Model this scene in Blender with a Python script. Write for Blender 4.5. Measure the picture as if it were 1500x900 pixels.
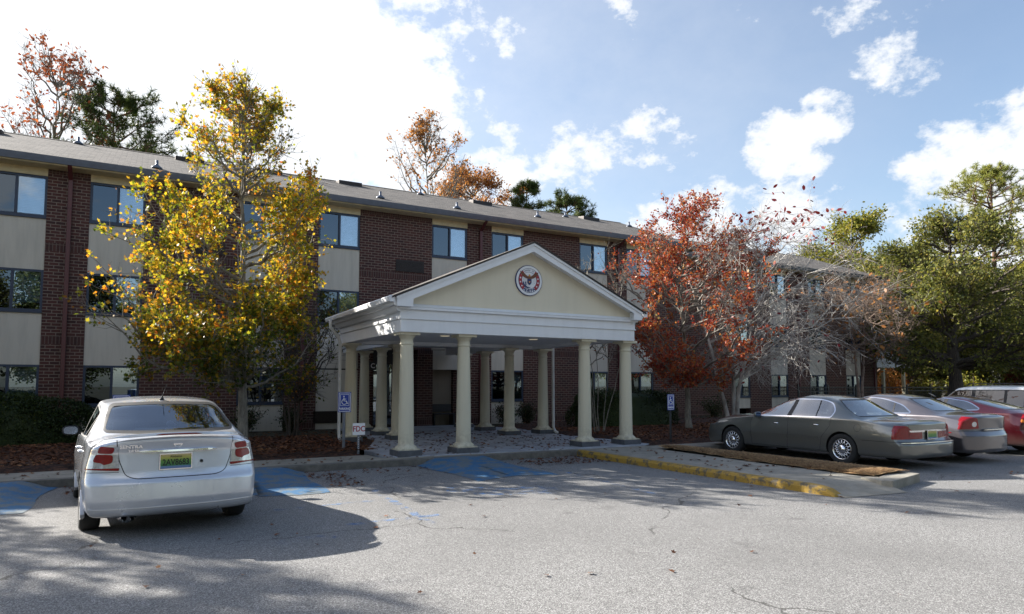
import bpy, bmesh, math, random
import numpy as np
from mathutils import Vector, Matrix
R = math.radians
PI = math.pi
random.seed(7); RNG = np.random.default_rng(7)
scene = bpy.context.scene
for o in list(bpy.data.objects): bpy.data.objects.remove(o, do_unlink=True)

# ------------------------------------------------------------------ camera, sky, sun, exposure
cam_d = bpy.data.cameras.new("camera"); cam = bpy.data.objects.new("camera", cam_d)
scene.collection.objects.link(cam); scene.camera = cam
cam.location = (0, 0, 1.65)
cam.rotation_euler = (R(90 + 3.787), 0, R(-28.977))
cam_d.sensor_width = 36; cam_d.lens = 23.57; cam_d.shift_y = 0.0333
cam_d.clip_start = 0.05; cam_d.clip_end = 3000
SUN_EL, SUN_AZ = 28.4, -38.4
SKY_STRENGTH = 0.077
SUN_STRENGTH = 5.0
EXPOSURE = 1.6
scene.view_settings.view_transform = 'Standard'
scene.view_settings.look = 'None'
scene.view_settings.exposure = EXPOSURE
scene.view_settings.gamma = 1
scene.render.engine = 'CYCLES'
scene.cycles.max_bounces = 6; scene.cycles.transparent_max_bounces = 12
scene.render.resolution_x = 1024; scene.render.resolution_y = 614

sun_d = bpy.data.lights.new("sun", 'SUN'); sun_d.energy = SUN_STRENGTH; sun_d.angle = R(0.5); sun_d.color = (1.0, 0.95, 0.87)
sun = bpy.data.objects.new("sun", sun_d); scene.collection.objects.link(sun)
sun.location = (-30, 40, 40)
sun.rotation_euler = Vector((1.15, -1.45, -1.0)).to_track_quat('-Z', 'Y').to_euler()

world = bpy.data.worlds.new("World"); scene.world = world; world.use_nodes = True
WN = world.node_tree.nodes; WL = world.node_tree.links; WN.clear()
def wn(t, **k):
    n = WN.new(t)
    for a, v in k.items(): setattr(n, a, v)
    return n
def wmath(op, a, b=None, c=None, clamp=False):
    n = wn('ShaderNodeMath', operation=op); n.use_clamp = clamp
    for i, v in enumerate((a, b, c)):
        if v is None: continue
        if isinstance(v, (int, float)): n.inputs[i].default_value = v
        else: WL.new(v, n.inputs[i])
    return n.outputs[0]
sky = wn('ShaderNodeTexSky', sky_type='NISHITA', sun_disc=False)
sky.sun_elevation = R(SUN_EL); sky.sun_rotation = R(SUN_AZ); sky.air_density = 1.0; sky.dust_density = 1.6; sky.ozone_density = 1.0
tc = wn('ShaderNodeTexCoord')
def camdir(px, py):   # direction of a place in the sky (unit vector in world space)
    F = 982.; p = R(3.787); a = R(28.977)
    c = ((px-750)/F, (500-py)/F)
    h = math.cos(p) - c[1]*math.sin(p); u = math.sin(p) + c[1]*math.cos(p)
    v = Vector((c[0]*math.cos(a)+h*math.sin(a), -c[0]*math.sin(a)+h*math.cos(a), u))
    return v.normalized()
nz1 = wn('ShaderNodeTexNoise'); nz1.inputs['Scale'].default_value = 5.5; nz1.inputs['Detail'].default_value = 9; nz1.inputs['Roughness'].default_value = 0.62
nz2 = wn('ShaderNodeTexNoise'); nz2.inputs['Scale'].default_value = 20; nz2.inputs['Detail'].default_value = 8; nz2.inputs['Roughness'].default_value = 0.65
mp = wn('ShaderNodeMapping'); mp.inputs['Scale'].default_value = (1, 1, 1.5); mp.inputs['Location'].default_value = (0.4, 1.1, 0.2)
WL.new(tc.outputs['Generated'], mp.inputs['Vector'])
WL.new(mp.outputs[0], nz1.inputs['Vector']); WL.new(mp.outputs[0], nz2.inputs['Vector'])
# cloud banks: (direction from the pixel grid of the photograph, angular radius in px, strength)
BL = [(150, 150, 400, 1.25), (430, 110, 330, 1.15), (620, 110, 150, .75), (690, 300, 160, .85), (830, 240, 120, .55), (950, 215, 75, .5),
      (1140, 215, 60, .85), (1205, 175, 45, .6), (1185, 245, 40, .55), (1440, 290, 130, 1.0), (1530, 230, 110, 1.1), (1340, 330, 70, .7), (1225, 285, 40, .6),
      (1215, 25, 65, .34), (1320, 60, 75, .30), (925, 45, 40, .5), (905, 5, 32, .5), (1000, 330, 120, .8), (1150, 320, 100, .6), (860, 200, 60, .45), (700, 120, 80, .45), (1110, 8, 40, .38)]
acc = None
for (px, py, r, s) in BL:
    d = camdir(px, py)
    dp = wn('ShaderNodeVectorMath', operation='DOT_PRODUCT'); WL.new(tc.outputs['Generated'], dp.inputs[0]); dp.inputs[1].default_value = d
    c0 = math.cos(r/982.0)
    mr = wn('ShaderNodeMapRange'); mr.inputs[1].default_value = c0; mr.inputs[2].default_value = 1.0; mr.inputs[3].default_value = 0; mr.inputs[4].default_value = s
    WL.new(dp.outputs['Value'], mr.inputs[0])
    acc = mr.outputs[0] if acc is None else wmath('MAXIMUM', acc, mr.outputs[0])
for (v, r, s) in (((-.3, -.9, .45), 24, 1.0),):   # unseen bright cloud added behind the camera to light the facade
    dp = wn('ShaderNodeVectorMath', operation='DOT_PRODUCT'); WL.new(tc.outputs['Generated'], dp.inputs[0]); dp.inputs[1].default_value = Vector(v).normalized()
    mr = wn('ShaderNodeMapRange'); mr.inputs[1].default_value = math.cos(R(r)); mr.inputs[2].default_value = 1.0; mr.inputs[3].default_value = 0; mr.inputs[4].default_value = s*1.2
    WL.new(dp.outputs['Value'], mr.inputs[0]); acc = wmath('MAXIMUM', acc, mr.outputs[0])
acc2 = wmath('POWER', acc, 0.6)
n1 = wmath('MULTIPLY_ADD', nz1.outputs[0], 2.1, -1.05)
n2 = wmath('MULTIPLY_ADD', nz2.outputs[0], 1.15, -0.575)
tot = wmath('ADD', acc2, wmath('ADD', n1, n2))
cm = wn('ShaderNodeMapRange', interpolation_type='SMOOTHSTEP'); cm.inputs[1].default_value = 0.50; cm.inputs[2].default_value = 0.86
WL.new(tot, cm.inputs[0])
# sunlit clouds glow near the sun
dps = wn('ShaderNodeVectorMath', operation='DOT_PRODUCT'); WL.new(tc.outputs['Generated'], dps.inputs[0])
dps.inputs[1].default_value = Vector((-1.15, 1.45, 1.0)).normalized()
glow = wn('ShaderNodeMapRange'); glow.inputs[1].default_value = 0.45; glow.inputs[2].default_value = 0.95; glow.inputs[3].default_value = 0.97; glow.inputs[4].default_value = 1.1
WL.new(dps.outputs['Value'], glow.inputs[0])
cloudcol = wn('ShaderNodeVectorMath', operation='SCALE'); cloudcol.inputs[0].default_value = (4.5, 4.65, 4.85); WL.new(glow.outputs[0], cloudcol.inputs['Scale'])
# a thin veil of high cloud, thickest towards the sun
dv = wn('ShaderNodeVectorMath', operation='DOT_PRODUCT'); WL.new(tc.outputs['Generated'], dv.inputs[0]); dv.inputs[1].default_value = camdir(420, 200)
mv = wn('ShaderNodeMapRange'); mv.inputs[1].default_value = math.cos(R(48)); mv.inputs[2].default_value = math.cos(R(12)); mv.inputs[3].default_value = 0.10; mv.inputs[4].default_value = 0.5
WL.new(dv.outputs['Value'], mv.inputs[0])
veil = wmath('MULTIPLY', mv.outputs[0], wmath('MULTIPLY_ADD', nz1.outputs[0], 1.3, -0.05), clamp=True)
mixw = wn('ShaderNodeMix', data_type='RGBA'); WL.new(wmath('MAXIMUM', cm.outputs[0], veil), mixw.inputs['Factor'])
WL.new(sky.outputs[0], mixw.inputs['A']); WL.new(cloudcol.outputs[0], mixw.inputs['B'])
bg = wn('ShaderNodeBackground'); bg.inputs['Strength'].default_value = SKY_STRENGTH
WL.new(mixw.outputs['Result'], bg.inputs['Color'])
wo = wn('ShaderNodeOutputWorld'); WL.new(bg.outputs[0], wo.inputs[0])

# ------------------------------------------------------------------ helpers: materials
MATS = {}
def new_mat(name):
    m = bpy.data.materials.new(name); m.use_nodes = True; m.node_tree.nodes.clear()
    MATS[name] = m; return m
class NT:
    def __init__(s, m): s.n = m.node_tree.nodes; s.l = m.node_tree.links
    def node(s, t, ins=None, **k):
        n = s.n.new(t)
        for a, v in k.items(): setattr(n, a, v)
        for a, v in (ins or {}).items():
            if isinstance(v, bpy.types.NodeSocket): s.l.new(v, n.inputs[a])
            else: n.inputs[a].default_value = v
        return n
    def noise(s, vec, scale, detail=4, rough=.55, dist=0.):
        return s.node('ShaderNodeTexNoise', {'Vector': vec, 'Scale': scale, 'Detail': detail, 'Roughness': rough, 'Distortion': dist}).outputs[0]
    def ramp(s, fac, stops, interp='LINEAR'):
        n = s.node('ShaderNodeValToRGB', {'Fac': fac}); n.color_ramp.interpolation = interp
        els = n.color_ramp.elements
        while len(els) < len(stops): els.new(0.5)
        for e, (p_, c) in zip(els, stops): e.position = p_; e.color = (*c, 1) if len(c) == 3 else c
        return n.outputs[0]
    def mix(s, f, a, b, bt='MIX'):
        n = s.node('ShaderNodeMix', data_type='RGBA', blend_type=bt)
        for k, v in (('Factor', f), ('A', a), ('B', b)):
            if isinstance(v, bpy.types.NodeSocket): s.l.new(v, n.inputs[k])
            elif k == 'Factor': n.inputs[k].default_value = v
            else: n.inputs[k].default_value = (*v, 1)
        return n.outputs['Result']
    def math(s, op, a, b=0., c=0., clamp=False):
        n = s.node('ShaderNodeMath', {0: a, 1: b, 2: c}, operation=op); n.use_clamp = clamp; return n.outputs[0]
    def obj(s): return s.node('ShaderNodeTexCoord').outputs['Object']
    def gpos(s): return s.node('ShaderNodeNewGeometry').outputs['Position']
    def bump(s, h, dist=0.01, st=1.0): return s.node('ShaderNodeBump', {'Height': h, 'Distance': dist, 'Strength': st}).outputs[0]
    def bsdf(s, **k):
        n = s.node('ShaderNodeBsdfPrincipled')
        for a, v in k.items():
            a = a.replace('_', ' ')
            if isinstance(v, bpy.types.NodeSocket): s.l.new(v, n.inputs[a])
            elif isinstance(v, tuple) and len(v) == 3: n.inputs[a].default_value = (*v, 1)
            else: n.inputs[a].default_value = v
        return n.outputs[0]
    def out(s, sh): s.l.new(sh, s.node('ShaderNodeOutputMaterial').inputs[0])

def mat_plain(name, col, rough=.6, metal=0., var=.12, scale=6., bump=0.0, coat=0., spec=.5, emis=None):
    m = new_mat(name); t = NT(m); v = t.gpos()
    n = t.noise(v, scale, 5)
    lo = tuple(c*(1-var) for c in col); hi = tuple(min(1, c*(1+var)) for c in col)
    c = t.ramp(n, [(.3, lo), (.7, hi)])
    k = dict(Base_Color=c, Roughness=rough, Metallic=metal, Coat_Weight=coat, Coat_Roughness=.03, Specular_IOR_Level=spec)
    if bump: k['Normal'] = t.bump(t.noise(v, scale*12, 3), bump)
    if emis: k['Emission_Color'] = emis[0]; k['Emission_Strength'] = emis[1]
    t.out(t.bsdf(**k)); return m

def mat_glass(name, tint=(.55, .6, .62), refl=1.0, dark=.35, rough=0.0, base=.09, rc=(1, 1, 1)):
    m = new_mat(name); t = NT(m)
    tr = t.node('ShaderNodeBsdfTransparent', {'Color': (tint[0]*dark, tint[1]*dark, tint[2]*dark, 1)}).outputs[0]
    gl = t.node('ShaderNodeBsdfGlossy', {'Color': (refl*rc[0], refl*rc[1], refl*rc[2], 1), 'Roughness': rough}).outputs[0]
    fr = t.node('ShaderNodeLayerWeight', {'Blend': .5}).outputs['Facing']
    f = t.math('POWER', fr, 3.0); f = t.math('MULTIPLY_ADD', f, .75, base, clamp=True)
    t.out(t.node('ShaderNodeMixShader', {0: f, 1: tr, 2: gl}).outputs[0]); return m

def mat_leaf(name, stops, trans=.45, rough=.45, sat=1.0):
    m = new_mat(name); t = NT(m)
    rnd = t.node('ShaderNodeNewGeometry').outputs['Random Per Island']
    n = t.noise(t.gpos(), .9, 3)
    f = t.math('ADD', t.math('MULTIPLY', rnd, .6), t.math('MULTIPLY', t.math('MULTIPLY_ADD', n, 2.2, -.6), .4), clamp=True)
    c = t.ramp(f, stops)
    p_ = t.bsdf(Base_Color=c, Roughness=rough, Specular_IOR_Level=.22)
    tl = t.node('ShaderNodeBsdfTranslucent', {'Color': t.mix(.25, t.mix(.35, c, (1, .9, .4), 'MULTIPLY'), (1, .9, .5), 'MULTIPLY')}).outputs[0]
    t.out(t.node('ShaderNodeMixShader', {0: trans, 1: p_, 2: tl}).outputs[0]); return m

def mat_bark(name, a, b, scale=18):
    m = new_mat(name); t = NT(m)
    v = t.node('ShaderNodeMapping', {'Vector': t.gpos(), 'Scale': (1, 1, .25)}).outputs[0]
    n = t.noise(v, scale, 6, .7)
    t.out(t.bsdf(Base_Color=t.ramp(n, [(.35, a), (.65, b)]), Roughness=.9, Normal=t.bump(n, .02))); return m

def mat_brick():
    m = new_mat('brick_red_brown'); t = NT(m); o = t.gpos()
    s = t.node('ShaderNodeSeparateXYZ', {0: o})
    nrm = t.node('ShaderNodeSeparateXYZ', {0: t.node('ShaderNodeNewGeometry').outputs['Normal']})
    side = t.math('GREATER_THAN', t.math('ABSOLUTE', nrm.outputs[0]), .7)
    u = t.math('ADD', t.math('MULTIPLY', s.outputs[0], t.math('SUBTRACT', 1., side)), t.math('MULTIPLY', s.outputs[1], side))
    z = s.outputs[2]
    def bands(off):   # soldier courses beneath the windows of each storey
        f = None
        for zc in (0.32, 2.98, 5.72, 8.02):
            b = t.math('LESS_THAN', t.math('ABSOLUTE', t.math('SUBTRACT', z, zc)), .125)
            f = b if f is None else t.math('MAXIMUM', f, b)
        return f
    sold = bands(0)
    v1 = t.node('ShaderNodeCombineXYZ', {0: u, 1: z}).outputs[0]
    v2 = t.node('ShaderNodeCombineXYZ', {0: t.math('ADD', z, .145), 1: u}).outputs[0]
    kw = {'Scale': 1.0, 'Mortar Size': .011, 'Mortar Smooth': .2, 'Bias': -.1, 'Brick Width': .245, 'Row Height': .094,
          'Color1': (.092, .030, .023, 1), 'Color2': (.045, .018, .016, 1), 'Mortar': (.23, .175, .14, 1)}
    b1 = t.node('ShaderNodeTexBrick', {'Vector': v1, **kw})
    kw2 = dict(kw); kw2['Brick Width'] = .27; kw2['Row Height'] = .088; kw2['Color1'] = (.085, .030, .024, 1); kw2['Color2'] = (.045, .018, .016, 1); kw2['Mortar'] = (.15, .105, .085, 1)
    b2 = t.node('ShaderNodeTexBrick', {'Vector': v2, **kw2}); b2.offset = 0.0
    col = t.mix(sold, b1.outputs[0], b2.outputs[0])
    n = t.noise(o, 1.1, 5); col = t.mix(t.math('MULTIPLY', n, .5), col, (.55, .5, .5), 'MULTIPLY')
    n3 = t.noise(o, 40, 2); col = t.mix(.25, col, t.ramp(n3, [(.3, (.4, .4, .4)), (.7, (1, 1, 1))]), 'MULTIPLY')
    h = t.math('SUBTRACT', 1., b1.outputs[1])
    t.out(t.bsdf(Base_Color=col, Roughness=.85, Normal=t.bump(h, .008, .6))); return m

def mat_stucco(name, col, streak=.22):
    m = new_mat(name); t = NT(m); o = t.gpos()
    v = t.node('ShaderNodeMapping', {'Vector': o, 'Scale': (3.0, 3.0, .35)}).outputs[0]
    n = t.noise(v, 1.6, 6, .6); n2 = t.noise(o, .7, 4)
    c = t.mix(t.math('MULTIPLY', t.ramp(n, [(.45, (0, 0, 0)), (.75, (1, 1, 1))]), streak*1.6), col, tuple(x*.55 for x in col))
    c = t.mix(t.math('MULTIPLY', n2, .25), c, tuple(x*.8 for x in col))
    t.out(t.bsdf(Base_Color=c, Roughness=.9, Normal=t.bump(t.noise(o, 120, 3), .004))); return m

def mat_column():   # painted column with streaks and a scuffed, dirty foot
    m = new_mat('cream_column_paint'); t = NT(m); o = t.gpos()
    v = t.node('ShaderNodeMapping', {'Vector': o, 'Scale': (6., 6., .5)}).outputs[0]
    st = t.ramp(t.noise(v, 1.5, 5, .6), [(.48, (0, 0, 0)), (.75, (1, 1, 1))]); z = t.node('ShaderNodeSeparateXYZ', {0: o}).outputs[2]
    foot = t.math('MULTIPLY', t.node('ShaderNodeMapRange', {0: z, 1: .75, 2: .25}).outputs[0], t.ramp(t.noise(o, 9, 6, .7), [(.42, (0, 0, 0)), (.62, (1, 1, 1))]))
    c = t.mix(t.math('MULTIPLY', st, .3), (.62, .57, .43), (.42, .37, .26)); c = t.mix(t.math('MULTIPLY', foot, .55), c, (.22, .18, .13))
    t.out(t.bsdf(Base_Color=c, Roughness=.6, Normal=t.bump(t.noise(o, 60, 3), .002))); return m

def mat_shingle():
    m = new_mat('roof_shingles'); t = NT(m); o = t.gpos()
    s = t.node('ShaderNodeSeparateXYZ', {0: o})
    v = t.node('ShaderNodeCombineXYZ', {0: s.outputs[0], 1: t.math('MULTIPLY', s.outputs[1], 1.08)}).outputs[0]
    b = t.node('ShaderNodeTexBrick', {'Vector': v, 'Scale': 1.0, 'Brick Width': .33, 'Row Height': .15, 'Mortar Size': .012, 'Mortar Smooth': .3, 'Bias': 0.,
        'Color1': (.19, .165, .145, 1), 'Color2': (.07, .062, .056, 1), 'Mortar': (.03, .027, .025, 1)})
    n = t.noise(o, .6, 5); n2 = t.noise(o, 60, 3)
    c = t.mix(t.math('MULTIPLY', n, .35), b.outputs[0], (.13, .115, .10)); c = t.mix(.4, c, t.ramp(n2, [(.3, (.4, .4, .4)), (.7, (1, 1, 1))]), 'MULTIPLY')
    t.out(t.bsdf(Base_Color=c, Roughness=.95, Normal=t.bump(b.outputs[1], -.01))); return m

def mat_asphalt():
    m = new_mat('asphalt_worn'); t = NT(m); o = t.gpos()
    v = t.node('ShaderNodeTexVoronoi', {'Vector': o, 'Scale': 140.}).outputs['Color']
    vv = t.node('ShaderNodeSeparateColor', {0: v}).outputs[0]
    c = t.ramp(vv, [(.0, (.06, .059, .058)), (.5, (.185, .182, .178)), (.85, (.34, .335, .325)), (1., (.52, .51, .50))])
    big = t.noise(o, .35, 5, .6); c = t.mix(t.math('MULTIPLY', t.ramp(big, [(.4, (0, 0, 0)), (.7, (1, 1, 1))]), .45), c, (.10, .098, .095))
    mid = t.noise(o, 2.3, 5, .65); c = t.mix(t.math('MULTIPLY', mid, .35), c, (.21, .206, .20))
    # cracks
    wv = t.node('ShaderNodeVectorMath', {0: o, 1: t.node('ShaderNodeVectorMath', {0: t.node('ShaderNodeTexNoise', {'Vector': o, 'Scale': 1.7, 'Detail': 6.}).outputs[1], 'Scale': .75}, operation='SCALE').outputs[0]}, operation='ADD').outputs[0]
    ed = t.node('ShaderNodeTexVoronoi', {'Vector': wv, 'Scale': .22}, feature='DISTANCE_TO_EDGE').outputs['Distance']
    msk = t.ramp(t.noise(o, .55, 3), [(.44, (0, 0, 0)), (.52, (1, 1, 1))])
    cr = t.math('MULTIPLY', t.math('LESS_THAN', ed, .0030), msk)
    c = t.mix(t.math('MULTIPLY', cr, .65), c, (.03, .028, .025))
    # oil stains
    st = t.noise(o, 1.3, 3, .6); c = t.mix(t.math('MULTIPLY', t.ramp(st, [(.64, (0, 0, 0)), (.74, (1, 1, 1))]), .5), c, (.07, .067, .065))
    h = t.math('SUBTRACT', vv, t.math('MULTIPLY', cr, 2.))
    t.out(t.bsdf(Base_Color=c, Roughness=.9, Specular_IOR_Level=.3, Normal=t.bump(h, .006, .8))); return m

def mat_concrete(name, a, b, leafy=False, scale=3.):
    m = new_mat(name); t = NT(m); o = t.gpos()
    n = t.noise(o, scale, 6, .65); n2 = t.noise(o, 55, 3)
    c = t.ramp(n, [(.3, a), (.7, b)]); c = t.mix(.25, c, t.ramp(n2, [(.3, (.5, .5, .5)), (.7, (1, 1, 1))]), 'MULTIPLY')
    t.out(t.bsdf(Base_Color=c, Roughness=.9, Normal=t.bump(n2, .004))); return m

def mat_worn_paint(name, col, base, thr=.5, scale=2.0):
    m = new_mat(name); t = NT(m); o = t.gpos()
    n = t.noise(o, scale, 7, .7); n2 = t.noise(o, 45, 3)
    f = t.ramp(n, [(thr-.04, (0, 0, 0)), (thr+.05, (1, 1, 1))])
    c = t.mix(f, col, base); c = t.mix(.35, c, t.ramp(n2, [(.35, (.35, .35, .35)), (.65, (1, 1, 1))]), 'MULTIPLY')
    t.out(t.bsdf(Base_Color=c, Roughness=.75, Normal=t.bump(n2, .004))); return m

def mat_faded_paint(name, col, thr=.5):   # remains of paint: the lot shows through where it has worn away
    m = new_mat(name); t = NT(m); o = t.gpos()
    n = t.noise(o, 5.0, 8, .75)
    f = t.ramp(n, [(thr-.03, (0, 0, 0)), (thr+.06, (1, 1, 1))])
    p_ = t.bsdf(Base_Color=col, Roughness=.8)
    tr = t.node('ShaderNodeBsdfTransparent').outputs[0]
    t.out(t.node('ShaderNodeMixShader', {0: t.math('MULTIPLY', f, .5), 1: tr, 2: p_}).outputs[0]); return m

def mat_mulch(name, stops, scale=14):
    m = new_mat(name); t = NT(m); o = t.gpos()
    v = t.node('ShaderNodeTexVoronoi', {'Vector': o, 'Scale': float(scale), 'Randomness': 1.}).outputs['Color']
    r = t.node('ShaderNodeSeparateColor', {0: v}).outputs[0]
    n = t.noise(o, scale*2.5, 6, .75)
    f = t.math('ADD', t.math('MULTIPLY', r, .5), t.math('MULTIPLY', n, .55), clamp=True)
    t.out(t.bsdf(Base_Color=t.ramp(f, stops), Roughness=.95, Normal=t.bump(f, .04))); return m

def mat_paint(name, col, metal=.5, rough=.32, coat=1.):
    m = new_mat(name); t = NT(m); o = t.obj()
    n = t.noise(o, 400, 2); d = t.noise(t.gpos(), 3, 5)
    c = t.mix(t.math('MULTIPLY', n, .3), col, tuple(min(1, x*1.25) for x in col))
    z = t.node('ShaderNodeSeparateXYZ', {0: o}).outputs[2]
    dirt = t.math('MULTIPLY', t.node('ShaderNodeMapRange', {0: z, 1: .55, 2: .2}).outputs[0], t.math('MULTIPLY', d, .7), clamp=True)
    c = t.mix(dirt, c, (.16, .14, .12))
    t.out(t.bsdf(Base_Color=c, Metallic=metal, Roughness=t.math('MULTIPLY_ADD', d, .12, rough-.05), Coat_Weight=coat, Coat_Roughness=.03)); return m

M = {}
M['brick'] = mat_brick(); M['stucco'] = mat_stucco('panel_stucco', (.55, .505, .43), .30); M['shingle'] = mat_shingle()
M['cream_trim'] = mat_plain('cream_trim', (.55, .46, .28), .6)
M['navy'] = mat_plain('navy_window_frame', (.018, .032, .065), .45)
M['gutter'] = mat_plain('blue_grey_gutter', (.11, .13, .17), .35, .3)
M['maroon'] = mat_plain('maroon_downpipe', (.09, .022, .022), .45)
M['white'] = mat_stucco('white_trim_paint', (.78, .79, .80), .10)
M['tymp'] = mat_stucco('tympanum_stucco', (.70, .64, .50), .10)
M['column'] = mat_column()
M['plinth'] = mat_plain('grey_plinth', (.085, .09, .10), .8, var=.25)
M['dark'] = mat_plain('dark_interior', (.012, .012, .014), .8)
M['black'] = mat_plain('black_metal', (.02, .02, .022), .45)
M['grille'] = mat_plain('bronze_grille', (.025, .018, .016), .5, .3)
M['glassA'] = mat_glass('window_glass_screened', (.6, .72, .95), .8, .30, base=.14, rc=(.75, .88, 1))
M['glassB'] = mat_glass('window_glass_clear', (.82, .92, 1), 1.0, .9, base=.20, rc=(.85, .93, 1))
M['blind'] = mat_plain('window_blind', (.45, .47, .46), .8)
M['blindW'] = mat_plain('white_window_blind', (.78, .80, .80), .8)
M['curtain'] = mat_plain('dull_green_curtain', (.17, .20, .17), .9)
M['asphalt'] = mat_asphalt()
M['walk'] = mat_concrete('sidewalk_concrete', (.20, .185, .15), (.34, .315, .265))
M['kerb'] = mat_concrete('kerb_concrete', (.09, .085, .075), (.19, .175, .15), scale=6)
M['patio'] = mat_concrete('painted_patio', (.22, .235, .26), (.46, .48, .52), scale=2.2)
M['yellow'] = mat_worn_paint('worn_yellow_kerb_paint', (.38, .235, .035), (.12, .10, .065), .54, 7.)
M['blue'] = mat_worn_paint('worn_blue_ramp_paint', (.028, .13, .27), (.12, .155, .18), .50, 3.0)
M['bluefaded'] = mat_faded_paint('faded_blue_line_paint', (.10, .24, .50), .53)
M['mulch'] = mat_mulch('leafy_mulch', [(.25, (.014, .007, .005)), (.5, (.045, .018, .011)), (.7, (.09, .036, .018)), (.9, (.17, .075, .032))])
M['straw'] = mat_mulch('pine_straw', [(.2, (.13, .065, .025)), (.5, (.36, .21, .10)), (.8, (.65, .45, .22))], 30)
M['lawn'] = mat_mulch('thin_dark_lawn', [(.25, (.014, .014, .008)), (.55, (.045, .042, .02)), (.85, (.11, .085, .04))], 12)

# ------------------------------------------------------------------ helpers: objects
COL = scene.collection
def tag(o, label=None, cat=None, group=None, kind=None):
    if label: o['label'] = label
    if cat: o['category'] = cat
    if group: o['group'] = group
    if kind: o['kind'] = kind
    return o
def empty(name, loc=(0, 0, 0), rz=0):
    o = bpy.data.objects.new(name, None); COL.objects.link(o); o.location = loc; o.rotation_euler = (0, 0, rz)
    o.empty_display_size = .2; return o
def link(name, me, parent=None, mats=None):
    o = bpy.data.objects.new(name, me); COL.objects.link(o)
    if parent is not None: o.parent = parent
    for m in (mats or []): me.materials.append(m)
    return o
def copy_tree(o, parent=None):
    c = o.copy(); COL.objects.link(c)
    if parent is not None: c.parent = parent
    for ch in list(o.children): copy_tree(ch, c)
    return c
class MB:
    """collects boxes, prisms, tubes and lathes into one mesh"""
    def __init__(s): s.v = []; s.f = []; s.mi = []; s.sm = []
    def add(s, vs, fs, mi=0, smooth=False):
        b = len(s.v); s.v += [tuple(v) for v in vs]; s.f += [tuple(i+b for i in f) for f in fs]
        s.mi += [mi]*len(fs); s.sm += [smooth]*len(fs); return s
    def box(s, x0, x1, y0, y1, z0, z1, mi=0):
        vs = [(x, y, z) for z in (z0, z1) for y in (y0, y1) for x in (x0, x1)]
        return s.add(vs, [(0, 2, 3, 1), (4, 5, 7, 6), (0, 1, 5, 4), (1, 3, 7, 5), (3, 2, 6, 7), (2, 0, 4, 6)], mi)
    def prism(s, pts, axis, a, b, mi=0):
        """extrude a polygon pts (2-D) along axis from a to b"""
        n = len(pts)
        def p3(q, w): return {'x': (w, q[0], q[1]), 'y': (q[0], w, q[1]), 'z': (q[0], q[1], w)}[axis]
        vs = [p3(q, a) for q in pts] + [p3(q, b) for q in pts]
        fs = [tuple(range(n)), tuple(range(2*n-1, n-1, -1))] + [(i, i+n, (i+1) % n+n, (i+1) % n) for i in range(n)]
        return s.add(vs, fs, mi)
    def tube(s, pts, rad, sides=8, mi=0, cap=True):
        pts = [Vector(p) for p in pts]; n = len(pts)
        rads = rad if hasattr(rad, '__len__') else [rad]*n
        vs = []
        for i in range(n):
            d = (pts[min(i+1, n-1)]-pts[max(i-1, 0)]).normalized()
            ref = Vector((0, 0, 1)) if abs(d.z) < .9 else Vector((1, 0, 0))
            a = d.cross(ref).normalized(); b = d.cross(a)
            for k in range(sides):
                t = 2*PI*k/sides; vs.append(pts[i]+(a*math.cos(t)+b*math.sin(t))*rads[i])
        fs = [(i*sides+k, i*sides+(k+1) % sides, (i+1)*sides+(k+1) % sides, (i+1)*sides+k) for i in range(n-1) for k in range(sides)]
        if cap: fs += [tuple(range(sides))[::-1], tuple((n-1)*sides+k for k in range(sides))]
        return s.add(vs, fs, mi, True)
    def lathe(s, prof, c=(0, 0, 0), sides=24, axis='z', mi=0, smooth=True, cap=False):
        vs = []
        for (r, h) in prof:
            for k in range(sides):
                t = 2*PI*k/sides; a, b = r*math.cos(t), r*math.sin(t)
                v = (a, b, h) if axis == 'z' else ((h, a, b) if axis == 'x' else (a, h, b))
                vs.append((v[0]+c[0], v[1]+c[1], v[2]+c[2]))
        n = len(prof)
        fs = [(i*sides+k, i*sides+(k+1) % sides, (i+1)*sides+(k+1) % sides, (i+1)*sides+k) for i in range(n-1) for k in range(sides)]
        if cap: fs += [tuple(range(sides))[::-1], tuple((n-1)*sides+k for k in range(sides))]
        return s.add(vs, fs, mi, smooth)
    def build(s, name, mats, parent=None, bevel=0):
        me = bpy.data.meshes.new(name); me.from_pydata(s.v, [], s.f)
        if not isinstance(mats, (list, tuple)): mats = [mats]
        for m in mats: me.materials.append(m)
        me.polygons.foreach_set('material_index', s.mi); me.polygons.foreach_set('use_smooth', s.sm)
        bm = bmesh.new(); bm.from_mesh(me)
        if bevel:
            es = [e for e in bm.edges if len(e.link_faces) == 2 and e.calc_face_angle(0) > .6]
            bmesh.ops.bevel(bm, geom=es, offset=bevel, segments=2, profile=.6, affect='EDGES')
        bmesh.ops.recalc_face_normals(bm, faces=bm.faces); bm.to_mesh(me); bm.free()
        me.update()
        return link(name, me, parent)
def fast_mesh(name, V, nper, mat, parent=None, smooth=False):
    """V: (N, nper, 3) array, one n-gon per row"""
    N = V.shape[0]; me = bpy.data.meshes.new(name)
    me.vertices.add(N*nper); me.vertices.foreach_set('co', V.reshape(-1).astype(np.float32))
    me.loops.add(N*nper); me.loops.foreach_set('vertex_index', np.arange(N*nper, dtype=np.int32))
    me.polygons.add(N); me.polygons.foreach_set('loop_start', np.arange(0, N*nper, nper, dtype=np.int32))
    me.materials.append(mat); me.update(calc_edges=True)
    return link(name, me, parent)
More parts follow.
